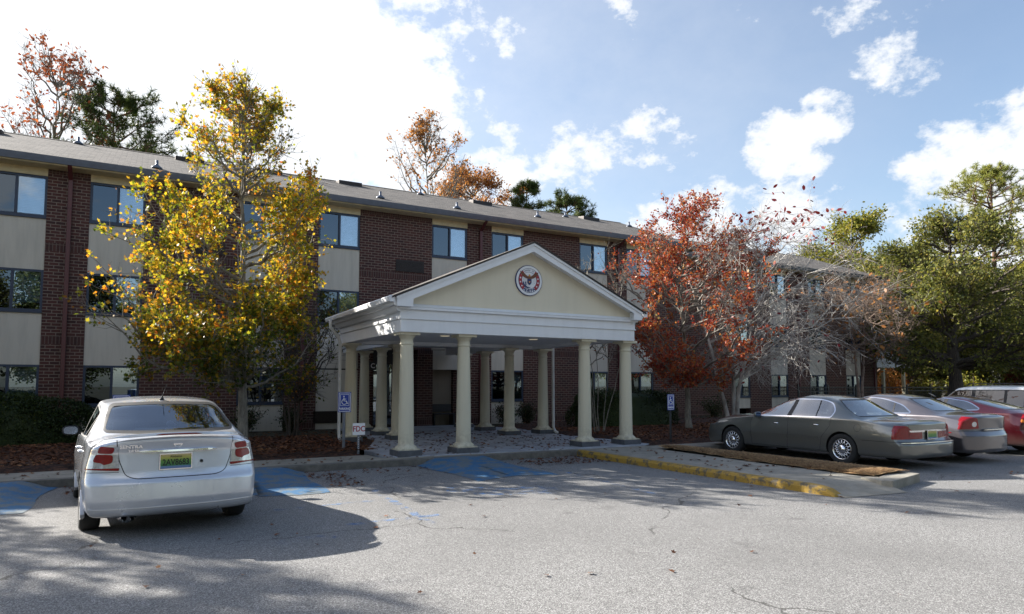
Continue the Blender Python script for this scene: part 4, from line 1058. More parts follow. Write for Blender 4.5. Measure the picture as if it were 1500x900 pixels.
lid = rounded([(-.585, 1.02), (-.56, .84), (-.50, .68), (-.40, .645), (.40, .645), (.50, .68), (.56, .84), (.585, 1.02)], [.0, .02, .08, .06, .06, .08, .02, .0], 3)
lamp = rounded([(.575, 1.005), (.70, 1.03), (.88, 1.0), (.95, .76), (.555, .735)], [.03, .04, .02, .01, .02])
S['parts'] = [(TR, 'window_trim', M['rubber'], 0, None), (GL, 'window', M['carglass'], -.003, None), (21, 'rear_window', M['carglassw'], -.003, None), (22, 'windscreen', M['carglassw'], -.003, None), (GAP, 'shut_lines', M['rubber'], -.004, None),
              (BMP, 'bumper', M['silver'], 0, None), (LC, 'tail_light', M['lclear'], .004, None), (LR, 'red_lens', M['lred'], .007, LC), (BB, 'number_plate_recess', M['silver'], -.012, None)]
S['cuts'] = [(offset(sw, .018), 'side', TR, 'both', None), (sw, 'side', GL, 'both', None), ([(2.02, .9), (2.09, .9), (2.12, 1.5), (2.05, 1.5)], 'side', TR, 'both', (GL,)), ([(1.36, .9), (1.39, .9), (1.42, 1.5), (1.39, 1.5)], 'side', TR, 'both', (GL,)),
             (offset(RGw, .032), 'rear', TR, isr, None), (RGw, 'rear', 21, isr, None), (offset(WSw, .02), 'rear', TR, isf, None), (WSw, 'rear', 22, isf, None),
             ([(-1, .0), (1, .0), (1, .722), (.56, .722), (.55, .625), (-.55, .625), (-.56, .722), (-1, .722)], 'rear', BMP, (lambda c: c.y < .62), (0,)),
             (seg([(.56, .722), (1, .722)], .006), 'rear', GAP, 'mirror', (0, BMP)),
             (lamp, 'rear', LC, 'mirror', (0,)), 
             (rounded([(.60, .985), (.74, 1.0), (.76, .925), (.62, .915)], .03), 'rear', LR, 'mirror', (LC,)), (rounded([(.615, .905), (.77, .915), (.80, .835), (.72, .82), (.70, .80), (.62, .82)], .03), 'rear', LR, 'mirror', (LC,)),
             ([(.5, .73), (1, .73), (1, .765), (.5, .765)], 'rear', LR, 'mirror', (LC,)), (rounded([(.84, .99), (.9, .99), (.95, .76), (.86, .76)], .02), 'rear', LR, 'mirror', (LC,)),
             (seg([(-.585, 1.06)]+lid[:1]+lid+[(.585, 1.06)], .009), 'rear', GAP, rr_, (0, BMP)),
             (seg([(2.05, 1.0), (2.05, .5), (2.02, .30)], .007), 'side', GAP, 'both', (0,)), (seg([(3.22, 1.0), (3.28, .8), (3.25, .32)], .007), 'side', GAP, 'both', (0,)), (seg([(2.05, .30), (3.25, .32)], .006), 'side', GAP, 'both', (0,)),
             (seg([(1.12, 1.02), (1.20, .80), (1.36, .50), (1.42, .30), (2.02, .29)], .007), 'side', GAP, 'both', (0,)), (seg([(.45, .735), (.62, .66), (.66, .55)], .006), 'side', GAP, 'both', (0, BMP))]
car1, p1 = make_car(S, 'parked_car', 'white silver saloon parked alone in the foreground, seen from behind', 'car', (.40, 8.33, 0), R(5.2))
# spoiler, chrome bar, badges, plate, exhaust, flaps, aerial
def arc_bar(x0, x1, yf, zf, ty, tz, n=16):
    """a bar across the tail that follows the plan curve"""
    mb = MB(); vs = []
    for i in range(n+1):
        x = x0+(x1-x0)*i/n; y = yf(x); z = zf(x); e = max(.15, min(1, min(i, n-i)/1.5))
        vs += [(x, y-ty*e, z-tz*.6*e), (x, y-ty*e*.9, z+tz*e), (x, y+ty, z+tz*.7*e), (x, y+ty, z-tz*e)]
    fs = [(i*4+k, i*4+(k+1) % 4, (i+1)*4+(k+1) % 4, (i+1)*4+k) for i in range(n) for k in range(4)]+[(3, 2, 1, 0), tuple(n*4+k for k in range(4))]
    mb.add(vs, fs); return mb
tailY = lambda x, b=.20: b*(abs(x)/.895)**2.8
sp = arc_bar(-.64, .64, lambda x: .045+tailY(x), lambda x: 1.118-.03*(abs(x)/.64)**2, .065, .020).build('spoiler', M['silver'], car1, bevel=.006)
arc_bar(-.23, .23, lambda x: -.0235+tailY(x), lambda x: 1.118-.03*(abs(x)/.64)**2, .004, .008).build('high_brake_light', M['lred'], sp)
arc_bar(-.41, .41, lambda x: .052+tailY(x), lambda x: .93, .022, .018).build('chrome_bar', M['chrome'], car1, bevel=.004)
plate(car1, .045, .815, '2AV8683', x=-.02)
mb = MB(); mb.lathe([(.031, -.004), (.036, -.008), (.041, -.004)], (0, .062, 1.0), 24, axis='y'); mb.box(-.046, .046, .050, .058, .993, 1.007); mb.build('round_badge', M['chrome'], car1)
text_mesh('badge_lettering', 'SENTRA', .050, M['chrome'], car1, Matrix.Translation((-.455, .062, .988)) @ Matrix.Rotation(R(-6), 4, 'Z'), .003, sx=1.2, bold=.001)
text_mesh('badge_lettering', '2.0 SR', .034, M['chrome'], car1, Matrix.Translation((-.43, .064, .945)) @ Matrix.Rotation(R(-6), 4, 'Z'), .003, sx=1.2, bold=.001)
mb = MB(); mb.lathe([(0, -.003), (.012, -.003), (.014, 0)], (.245, .062, .80), 14, axis='y'); mb.lathe([(.016, -.002), (.019, -.002), (.019, .0)], (.245, .062, .80), 14, axis='y'); mb.build('boot_lock', M['rubber'], car1)
mb = MB(); mb.tube([(-.50, .03, .245), (-.50, .30, .245)], .032, 14, cap=False); mb.tube([(-.42, .03, .245), (-.42, .30, .245)], .032, 14, cap=False); mb.tube([(-.46, .3, .235), (-.46, .7, .25)], .09, 12); mb.build('exhaust', M['chrome'], car1)
for s_ in (1, -1):
    mb = MB(); mb.prism([(.70, .19), (.62, .17), (.42, .22), (.40, .26), (.62, .45), (.67, .50)], 'x', s_*.845, s_*.888); mb.build('splash_guard', M['silver'], car1, bevel=.01)
    mb = MB(); mb.prism([(3.33, .17), (3.25, .16), (3.1, .22), (3.27, .42)], 'x', s_*.84, s_*.885); mb.build('splash_guard', M['silver'], car1, bevel=.008)
    handle(car1, s_*.868, 1.42, .86, M['silver'], s_); handle(car1, s_*.868, 2.32, .84, M['silver'], s_); mirror(car1, s_, s_*.84, 3.10, 1.02, M['rubber'])
mb = MB()
for i in range(12):
    pass
mb = arc_bar(-.86, .86, lambda x: -.012+tailY(x), lambda x: .34-.0*x, .006, .006, 30); mb.build('bumper_crease', M['silver'], car1)
mb = MB(); mb.tube([(-.02, 1.42, 1.47), (-.02, 1.40, 1.50), (-.02, 1.385, 1.515)], [.03, .014, .008], 8); mb.tube([(-.02, 1.385, 1.51), (.0, 1.19, 1.66)], .003, 5); mb.build('aerial', M['rubber'], car1)
# plush dog on the parcel shelf
mb = MB()
def blob(mb, c, r, sq=(1, 1, 1)):
    n, k = 12, 8; vs = []
    for j in range(k+1):
        ph = PI*j/k
        for i in range(n): t = 2*PI*i/n; vs.append((c[0]+r*sq[0]*math.sin(ph)*math.cos(t), c[1]+r*sq[1]*math.sin(ph)*math.sin(t), c[2]+r*sq[2]*math.cos(ph)))
    mb.add(vs, [(j*n+i, j*n+(i+1) % n, (j+1)*n+(i+1) % n, (j+1)*n+i) for j in range(k) for i in range(n)], 0, True)
blob(mb, (0, 0, .05), .055, (1, 1, 1.0)); blob(mb, (.01, 0, .135), .04, (1.1, 1, .9)); blob(mb, (.045, -.01, .125), .022, (1.4, .9, .8)); blob(mb, (-.012, .028, .135), .02, (.6, .5, 1.6)); blob(mb, (-.012, -.03, .135), .02, (.6, .5, 1.6))
blob(mb, (.03, -.03, .02), .024, (1.6, 1, .8)); blob(mb, (.03, .03, .02), .024, (1.6, 1, .8))
pl = mb.build('plush_dog', mat_plain('pale_plush', (.6, .62, .66), .9)); tag(pl, 'small pale plush dog behind the rear window of the white saloon', 'toy'); pl.location = Matrix.Translation((.40, 8.33, 0)) @ Matrix.Rotation(R(5.2), 4, 'Z') @ Vector((.0, .82, 1.052))

# --- the grey green saloon with lace wheels
def saloon(L, W, H, ra, fa, rad, deck, rgb, rgt, pk, wst, wsb, cowl, hood, nose, br, bf, wroof, paint, glass, side, pillars, style, bowR=.12, bowF=.3, rearp=None, extra=(), extrap=(), lamps='wide', sill=.22, trimmat=None, zbt=None):
    S = dict(L=L, W=W, ra=ra, fa=fa, rad=rad, arch=rad+.035, sill=sill, belt=br+.03, ymid=pk, bowR=bowR, bowF=bowF, bowG=.12, bp=3., paint=paint, style=style,
         rear=rearp or [(.2, .03), (.3, 0), (.52, -.01), (.58, .04), (.62, .06), (deck-.05, .07), (deck+.05, .1), (1.5, .1)], front=[(.2, .06), (.35, 0), (.55, 0), (.62, .06), (1., .12)],
         tub=(rgt+.3, wst+.7), shelf=br, seats=[(-.4, wst-.35), (.4, wst-.35)], rseats=[(-.38, rgt+.35), (.38, rgt+.35)], filt={})
    S.update(saloon_tables(L, H, W, deck, .5, rgb, rgt, pk, wst, wsb, cowl, hood, nose, br, bf, wroof))
    if zbt: S['zB'] = zbt
    hw = wroof-.10
    RG = rounded([(-(W/2-.27), deck+.06), (-hw, H-.12), (hw, H-.12), (W/2-.27, deck+.06)], .06)
    WS = rounded([(-(W/2-.24), cowl+.03), (-hw, H-.12), (hw, H-.12), (W/2-.24, cowl+.03)], .05)
    i1 = lambda c: c.y < rgt+.25 and c.z > deck; i2 = lambda c: c.y > wst-.2 and c.z > cowl-.02
    S['parts'] = [(TR, 'window_trim', trimmat or M['chrome'], .001, None), (GL, 'window', glass, -.003, None), (21, 'rear_window', glass, -.003, None), (22, 'windscreen', glass, -.003, None), (GAP, 'shut_lines', M['rubber'], -.003, None), (23, 'pillar', M['rubber'], -.001, None),
                  (BMP, 'bumper', paint, .0, None), (LR, 'tail_light', M['lred'], .004, None), (LC, 'clear_lens', M['lclear'], .005, None)]+list(extrap)
    cuts = [(offset(side, .022), 'side', TR, 'both', None), (side, 'side', GL, 'both', None)]
    for q in pillars: cuts.append((q, 'side', 23, 'both', (GL,)))
    cuts += [(offset(RG, .02), 'rear', 23, i1, None), (RG, 'rear', 21, i1, None), (offset(WS, .02), 'rear', 23, i2, None), (WS, 'rear', 22, i2, None)]
    S['cuts'] = cuts+list(extra); return S
side = rounded([(1.62, .985), (1.60, 1.10), (1.72, 1.255), (2.0, 1.335), (2.75, 1.335), (3.22, 1.24), (3.78, 1.0), (3.74, .965), (2.6, .975)], [.03, .08, .1, .15, .3, .2, .03, .02, .3])
P2 = [[(2.60, .9), (2.72, .9), (2.68, 1.4), (2.58, 1.4)], [(1.95, .9), (1.975, .9), (2.05, 1.4), (2.02, 1.4)]]
tl = lambda c: c.y < .36
gm_extra = [([(-1, 0), (1, 0), (1, .545), (-1, .545)], 'rear', BMP, lambda c: c.y < .9, (0,)), (seg([(-1, .547), (1, .547)], .008), 'rear', GAP, lambda c: c.y < .9, (0, BMP)),
    (rounded([(.28, .60), (.285, .755), (.60, .77), (.70, .86), (1.0, .86), (1.0, .60)], [.01, .02, .1, .05, .01, .01]), 'rear', LR, 'mirror', (0,)),
    ([(-.28, .735), (.28, .735), (.28, .775), (-.28, .775)], 'rear', 31, tl, (0,)), ([(.28, .735), (.62, .735), (.66, .77), (.28, .77)], 'rear', 31, 'mirror', (0, LR)),
    (seg([(2.66, .97), (2.66, .6), (2.70, .26)], .008), 'side', GAP, 'both', (0,)), (seg([(3.62, .97), (3.70, .8), (3.68, .28)], .008), 'side', GAP, 'both', (0,)),
    (seg([(1.60, .97), (1.62, .80), (1.82, .55), (1.88, .27)], .008), 'side', GAP, 'both', (0,)), (seg([(1.88, .27), (3.68, .28)], .007), 'side', GAP, 'both', (0,)),
    ([(1.86, .50), (3.98, .50), (3.98, .55), (1.88, .55)], 'side', 32, 'both', (0,)), (circle(1.02, .80, .075, 16), 'side', GAP, left, (0,)) if 0 else (seg([(1.0+.075*math.cos(a*PI/8), .79+.075*math.sin(a*PI/8)) for a in range(17)], .006), 'side', GAP, (lambda c: c.x < -.42), (0,)),
    ([(5.12, .60), (5.5, .60), (5.5, .70), (5.14, .70)], 'side', LC, 'both', (0,)), (seg([(-.66, .90), (-.66, .63)], .007), 'rear', GAP, tl, (0, LR)), (seg([(.66, .90), (.66, .63)], .007), 'rear', GAP, tl, (0, LR))]
gm = saloon(5.38, 1.97, 1.45, 1.36, 4.27, .325, .955, 1.02, 1.62, 2.45, 2.98, 3.70, 1.0, .93, .68, .955, .93, .60, M['greygreen'], M['carglass'], side, P2, 'lace', .16, .36,
            rearp=[(.2, .05), (.28, 0), (.50, -.015), (.56, .05), (.6, .085), (.9, .08), (.96, .12), (1.5, .12)], extra=gm_extra, extrap=[(31, 'chrome_strip', M['chrome'], .006, None), (32, 'side_moulding', M['greygreen'], .012, None)])
gm['seatmat'] = M['seatl']; gm['zT'] = [(a, b) for a, b in gm['zT']]
car2, p2 = make_car(gm, 'parked_car', 'long grey green saloon with chrome lace wheels beside the straw strip', 'car', (13.80, 7.64, 0), R(.8))
plate(car2, .055, .675, '', 0)
for s_ in (1, -1):
    handle(car2, s_*.935, 1.95, .80, M['chrome'], s_); handle(car2, s_*.935, 2.98, .79, M['chrome'], s_); mirror(car2, s_, s_*.91, 3.42, .97, M['greygreen'])
    mb = MB(); mb.box(s_*.955, s_*.975, .80, 1.0, .0, .01)
arc_bar(-.95, .95, lambda x: -.018+.16*(abs(x)/.985)**3, lambda x: .535, .012, .010, 30).build('bumper_strip', M['chrome'], car2)

# --- the lilac grey saloon
side3 = rounded([(1.32, 1.04), (1.55, 1.19), (2.0, 1.33), (2.5, 1.37), (3.0, 1.31), (3.55, 1.02), (3.5, .98), (2.4, 1.01)], [.02, .1, .2, .3, .2, .03, .02, .3])
P3 = [[(2.38, .9), (2.47, .9), (2.42, 1.4), (2.34, 1.4)], [(1.66, .9), (1.69, .9), (1.80, 1.4), (1.77, 1.4)]]
b_extra = [([(-1, 0), (1, 0), (1, .56), (-1, .56)], 'rear', BMP, lambda c: c.y < .55, (0,)), (seg([(-1, .68), (1, .68)], .008), 'rear', GAP, lambda c: c.y < .4, (0,)),
    (rounded([(.50, .74), (.55, .96), (.72, .99), (1.0, .97), (1.0, .72)], .03), 'rear', LR, 'mirror', (0,)), (circle(.62, .83, .055, 16), 'rear', LC, 'mirror', (LR,)),
    ([(.42, .64), (.70, .64), (.70, .66), (.42, .66)], 'side', 33, 'both', (0, BMP)),
    (seg([(2.42, 1.0), (2.42, .6), (2.45, .28)], .008), 'side', GAP, 'both', (0,)), (seg([(1.36, 1.03), (1.45, .80), (1.66, .52), (1.70, .28)], .008), 'side', GAP, 'both', (0,)), (seg([(3.4, .99), (3.45, .8), (3.42, .3)], .008), 'side', GAP, 'both', (0,))]
b = saloon(4.99, 1.86, 1.46, 1.09, 3.90, .33, 1.04, .72, 1.45, 2.35, 2.85, 3.68, 1.03, .95, .72, 1.0, .96, .60, M['lilac'], M['carglass'], side3, P3, 'five', .24, .36,
           rearp=[(.2, .05), (.28, 0), (.58, -.01), (.66, .03), (.70, .05), (.98, .03), (1.04, .05), (1.5, .1)], extra=b_extra, extrap=[(33, 'side_marker', M['lred'], .004, None)], trimmat=M['chrome'])
car3, p3 = make_car(b, 'parked_car', 'lilac grey saloon between the grey green one and the red one', 'car', (16.05, 7.62, 0), R(.5))
plate(car3, .02, .50, '', 0)
arc_bar(-.42, .42, lambda x: .012+.2*(abs(x)/.93)**3, lambda x: .71, .010, .014).build('chrome_strip', M['chrome'], car3)
for s_ in (1, -1): handle(car3, s_*.885, 1.78, .84, M['lilac'], s_); handle(car3, s_*.885, 2.72, .83, M['lilac'], s_); mirror(car3, s_, s_*.86, 3.2, 1.0, M['lilac'])
mb = MB(); mb.prism([(1.20, 1.39), (1.36, 1.475), (1.26, 1.44)], 'x', -.02, .02); mb.build('aerial', M['rubber'], car3)

# --- the wine red car
side4 = rounded([(1.22, 1.06), (1.55, 1.23), (2.1, 1.32), (2.5, 1.31), (3.1, 1.02), (3.05, .98), (2.3, 1.0)], [.05, .15, .2, .2, .03, .02, .3])
P4 = [[(2.05, .9), (2.15, .9), (2.10, 1.4), (2.02, 1.4)]]
r_extra = [([(-1, 0), (1, 0), (1, .60), (-1, .60)], 'rear', BMP, lambda c: c.y < .5, (0,)), (rounded([(.44, .76), (.50, .92), (.75, .97), (1.0, .92), (1.0, .78)], .03), 'rear', LR, 'mirror', (0,)), (rounded([(.70, .78), (.72, .84), (.9, .86), (.92, .79)], .02), 'rear', 34, 'mirror', (LR,)),
           (seg([(-1, .604), (1, .604)], .007), 'rear', GAP, lambda c: c.y < .4, (0, BMP)), (seg([(1.95, .99), (1.95, .6), (1.98, .28)], .008), 'side', GAP, 'both', (0,)), (seg([(3.1, .99), (3.15, .7), (3.1, .3)], .008), 'side', GAP, 'both', (0,))]
rc_ = saloon(4.65, 1.83, 1.40, 1.02, 3.72, .33, 1.03, .40, 1.52, 2.15, 2.6, 3.45, 1.0, .92, .66, .99, .94, .57, M['wine'], M['carglass'], side4, P4, 'seven', .26, .4, extra=r_extra, extrap=[(34, 'amber_lens', M['lamber'], .006, None)], trimmat=M['chrome'])
car4, p4 = make_car(rc_, 'parked_car', 'wine red fastback car between the lilac saloon and the white off-roader', 'car', (18.95, 7.75, 0), 0)
plate(car4, .02, .66, '', 0)
for s_ in (1, -1): handle(car4, s_*.872, 1.85, .84, M['wine'], s_); mirror(car4, s_, s_*.84, 3.0, .98, M['wine'])

# --- the white off-roader
side5 = rounded([(.28, 1.10), (.30, 1.58), (.9, 1.64), (2.6, 1.63), (2.95, 1.56), (3.50, 1.12), (3.46, 1.08), (1.8, 1.08)], [.05, .1, .1, .2, .1, .03, .02, .2])
P5 = [[(2.10, 1.0), (2.24, 1.0), (2.20, 1.7), (2.10, 1.7)], [(1.20, 1.0), (1.28, 1.0), (1.28, 1.7), (1.20, 1.7)], [(.70, 1.0), (.74, 1.0), (.74, 1.7), (.70, 1.7)]]
s_extra = [([(-1, 0), (1, 0), (1, .62), (-1, .62)], 'rear', BMP, lambda c: c.y < .4, (0,)), (rounded([(.68, .78), (.68, 1.18), (1.0, 1.18), (1.0, .78)], .03), 'rear', LR, 'mirror', (0,)),
           (seg([(2.16, 1.07), (2.16, .6), (2.16, .35)], .008), 'side', GAP, 'both', (0,)), (seg([(1.24, 1.07), (1.3, .8), (1.45, .40)], .008), 'side', GAP, 'both', (0,)), (seg([(3.3, 1.07), (3.35, .8), (3.3, .4)], .008), 'side', GAP, 'both', (0,)),
           (rounded([(-.62, 1.14), (-.55, 1.60), (.55, 1.60), (.62, 1.14)], .05), 'rear', 21, lambda c: c.y < .5 and c.z > 1.1, (0,))]
su = saloon(4.75, 1.85, 1.80, .98, 3.77, .37, 1.12, .60, .9, 2.0, 2.8, 3.5, 1.13, 1.06, .86, 1.10, 1.05, .66, M['whitecar'], M['carglassd'], side5, P5, 'five', .08, .3, extra=s_extra, sill=.38, trimmat=M['rubber'])
su['zT'] = [(0, 1.70), (.15, 1.765), (.5, 1.79), (1.5, 1.80), (2.4, 1.79), (2.75, 1.74), (3.48, 1.15), (3.6, 1.11), (4.2, 1.08), (4.6, .98), (4.75, .9)]
su['zE'] = [(0, 1.64), (.15, 1.70), (.5, 1.72), (1.5, 1.73), (2.4, 1.72), (2.75, 1.67), (3.48, 1.11), (3.6, 1.07), (4.2, 1.03), (4.6, .92), (4.75, .84)]
su['wT'] = [(0, .66), (.5, .69), (2.7, .68), (3.45, .76), (3.7, .74), (4.75, .66)]; su['zB'] = [(0, 1.06), (3.5, 1.05), (4.3, .95), (4.75, .8)]
su['cuts'] = [c for c in su['cuts'] if not (c[1] == 'rear' and c[2] in (21, 23) and c[3] is not s_extra[-1][3] and min(p[1] for p in c[0]) > 1.13 and max(p[1] for p in c[0]) > 1.6 and c[3].__code__.co_freevars == ('deck', 'rgt'))]
su['rear'] = [(.3, 0), (.6, -.02), (.66, .04), (1.1, .03), (1.7, .16), (1.8, .2)]; su['rlen'] = 1.0
car5, p5 = make_car(su, 'parked_car', 'white off-roader with dark side windows, furthest right in the row', 'car', (22.3, 8.8, 0), 0); car5.scale = (.93, .93, .92)
for s_ in (1, -1):
    mb = MB(); mb.tube([(s_*.62, .5, 1.80), (s_*.62, .6, 1.85), (s_*.62, 2.3, 1.85), (s_*.62, 2.4, 1.80)], .016, 6); mb.build('roof_rail', M['rubber'], car5)
    handle(car5, s_*.88, 1.45, .98, M['rubber'], s_); handle(car5, s_*.88, 2.4, .98, M['rubber'], s_); mirror(car5, s_, s_*.86, 3.05, 1.10, M['whitecar'], 1.2)
# ------------------------------------------------------------------ vegetation
VR = np.array([.875, -.485, 0]); VF = np.array([.485, .875, 0])
M['bark_grey'] = mat_bark('grey_bark', (.10, .09, .075), (.26, .24, .20)); M['bark_dark'] = mat_bark('dark_bark', (.03, .024, .02), (.10, .08, .065)); M['bark_pale'] = mat_bark('pale_bark', (.30, .285, .26), (.58, .56, .52))
M['bark_white'] = mat_bark('grey_white_twigs', (.18, .165, .15), (.60, .57, .52), 3); M['bark_brown'] = mat_bark('brown_twigs', (.09, .06, .045), (.24, .18, .14)); M['bark_pine'] = mat_bark('pine_bark', (.06, .035, .022), (.20, .12, .08), 8)
M['leaf_yellow'] = mat_leaf('yellow_oak_leaves', [(.08, (.06, .10, .014)), (.32, (.22, .26, .025)), (.50, (.46, .38, .03)), (.68, (.62, .38, .03)), (.85, (.60, .20, .02)), (.97, (.36, .08, .02))], .58)
M['leaf_low'] = mat_leaf('green_lower_oak_leaves', [(.1, (.03, .06, .012)), (.5, (.10, .13, .015)), (.75, (.34, .22, .02)), (.92, (.40, .10, .02))], .45)
M['leaf_red'] = mat_leaf('red_maple_leaves', [(.08, (.16, .014, .018)), (.32, (.29, .04, .025)), (.55, (.42, .10, .04)), (.8, (.44, .19, .055)), (.96, (.38, .29, .08))], .38, .4)
M['leaf_darkred'] = mat_leaf('dark_red_leaves', [(.1, (.09, .01, .014)), (.6, (.22, .02, .025)), (.9, (.30, .06, .03))], .3)
M['leaf_orange'] = mat_leaf('orange_brown_leaves', [(.1, (.20, .075, .03)), (.5, (.40, .17, .05)), (.9, (.52, .28, .08))], .45)
M['leaf_rust'] = mat_leaf('rust_leaves', [(.1, (.16, .045, .025)), (.6, (.30, .09, .045)), (.95, (.45, .16, .07))], .4)
M['leaf_olive'] = mat_leaf('olive_green_leaves', [(.08, (.05, .065, .02)), (.45, (.135, .155, .04)), (.75, (.25, .24, .06)), (.96, (.38, .29, .07))], .48)
M['leaf_lime'] = mat_leaf('yellow_green_leaves', [(.1, (.07, .10, .018)), (.5, (.19, .20, .03)), (.9, (.36, .30, .05))], .45)
M['leaf_forest'] = mat_leaf('dark_forest_leaves', [(.1, (.014, .026, .008)), (.5, (.04, .058, .014)), (.9, (.12, .12, .03))], .3)
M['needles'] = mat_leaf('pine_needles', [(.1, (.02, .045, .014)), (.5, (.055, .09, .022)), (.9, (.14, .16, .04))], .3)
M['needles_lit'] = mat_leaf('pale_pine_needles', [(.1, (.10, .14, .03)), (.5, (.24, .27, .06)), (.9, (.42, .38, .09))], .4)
M['leaf_hedge'] = mat_leaf('hedge_leaves', [(.1, (.012, .022, .008)), (.6, (.03, .05, .014)), (.95, (.07, .09, .02))], .2)
M['litter'] = mat_leaf('fallen_leaf_litter', [(.05, (.03, .012, .008)), (.4, (.085, .032, .016)), (.7, (.17, .065, .028)), (.9, (.32, .16, .07)), (1, (.45, .33, .2))], .1, .8)
LOB = np.array([(0, -.5), (.10, -.22), (.42, -.30), (.20, -.05), (.50, .12), (.20, .18), (.0, .55), (-.20, .18), (-.50, .12), (-.20, -.05), (-.42, -.30), (-.10, -.22)])
DIA = np.array([(0, -.5), (.30, -.05), (0, .5), (-.30, -.05)]); NEE = np.array([(-.02, -.5), (.02, -.5), (.012, .5), (-.012, .5)])
OVL = np.array([(0, -.5), (.26, -.2), (.22, .2), (0, .5), (-.22, .2), (-.26, -.2)])
def unit(a): return a/np.maximum(np.linalg.norm(a, axis=-1, keepdims=True), 1e-9)
def leaves(P, size, shape, rng, axis=None, spread=1.0, cup=.12):
    """one polygon per leaf at each point; axis biases the direction the leaf points in"""
    N = len(P); d = rng.normal(size=(N, 3)); d[:, 2] -= .35
    if axis is not None: d = d*spread+axis
    u = unit(d); w = unit(np.cross(u, rng.normal(size=(N, 3)))); n = np.cross(u, w)
    s = size*rng.uniform(.65, 1.25, (N, 1, 1))
    q = shape[None]; V = P[:, None]+s*(q[..., 1:2]*u[:, None]+q[..., 0:1]*w[:, None]+cup*np.abs(q[..., 0:1])*n[:, None])
    return V
def tubes(P, rad, sides):
    """P (N,K,3), rad (N,K) -> quads"""
    N, K, _ = P.shape; T = np.empty_like(P); T[:, 1:-1] = P[:, 2:]-P[:, :-2]; T[:, 0] = P[:, 1]-P[:, 0]; T[:, -1] = P[:, -1]-P[:, -2]; T = unit(T)
    ref = np.where(np.abs(T[..., 2:3]) < .9, np.array([0, 0, 1.]), np.array([1., 0, 0])); A = unit(np.cross(T, ref)); B = np.cross(T, A)
    a = 2*np.pi*np.arange(sides)/sides
    V = P[:, :, None]+rad[:, :, None, None]*(A[:, :, None]*np.cos(a)[None, None, :, None]+B[:, :, None]*np.sin(a)[None, None, :, None])
    base = (np.arange(N)*K*sides)[:, None, None]; i = np.arange(K-1)[None, :, None]*sides; k = np.arange(sides)[None, None]; k2 = (np.arange(sides)+1) % sides
    F = np.stack([base+i+k, base+i+k2, base+i+sides+k2, base+i+sides+k], -1).reshape(-1, 4)
    return V.reshape(-1, 3), F
def wood_mesh(name, chunks, mat, parent=None):
    Vs, Fs, off = [], [], 0
    for V, F in chunks: Vs.append(V); Fs.append(F+off); off += len(V)
    V = np.concatenate(Vs); F = np.concatenate(Fs); me = bpy.data.meshes.new(name)
    me.vertices.add(len(V)); me.vertices.foreach_set('co', V.reshape(-1).astype(np.float32)); me.loops.add(F.size); me.loops.foreach_set('vertex_index', F.reshape(-1).astype(np.int32))
    me.polygons.add(len(F)); me.polygons.foreach_set('loop_start', np.arange(0, F.size, 4, dtype=np.int32)); me.polygons.foreach_set('use_smooth', np.ones(len(F), bool))
    me.materials.append(mat); me.update(calc_edges=True); return link(name, me, parent)
def grow(start, dirn, length, K, rng, bend=(0, 0, 0), wig=.12):
    """N branches as smooth wandering polylines"""
    N = len(start); P = np.empty((N, K, 3)); P[:, 0] = start; d = unit(dirn); st = (length/(K-1))[:, None]
    for k in range(1, K):
        d = unit(d+np.array(bend)/(K-1)+rng.normal(size=(N, 3))*wig); P[:, k] = P[:, k-1]+d*st
    return P
def along(P, t):
    """points and directions at parameters t (N,) on branches P (N,K,3)"""
    K = P.shape[1]; x = np.clip(t*(K-1), 0, K-1.001); i = x.astype(int); f = (x-i)[:, None]; r = np.arange(len(P))
    a, b = P[r, i], P[r, i+1]; return a+(b-a)*f, unit(b-a)
def env_r(env, z, az):
    zs = [e[0] for e in env]; l = np.interp(z, zs, [e[1] for e in env]); r = np.interp(z, zs, [e[2] for e in env])
    d = np.stack([np.cos(az), np.sin(az)], -1); s = d @ VR[:2]; return l+(r-l)*(s+1)/2
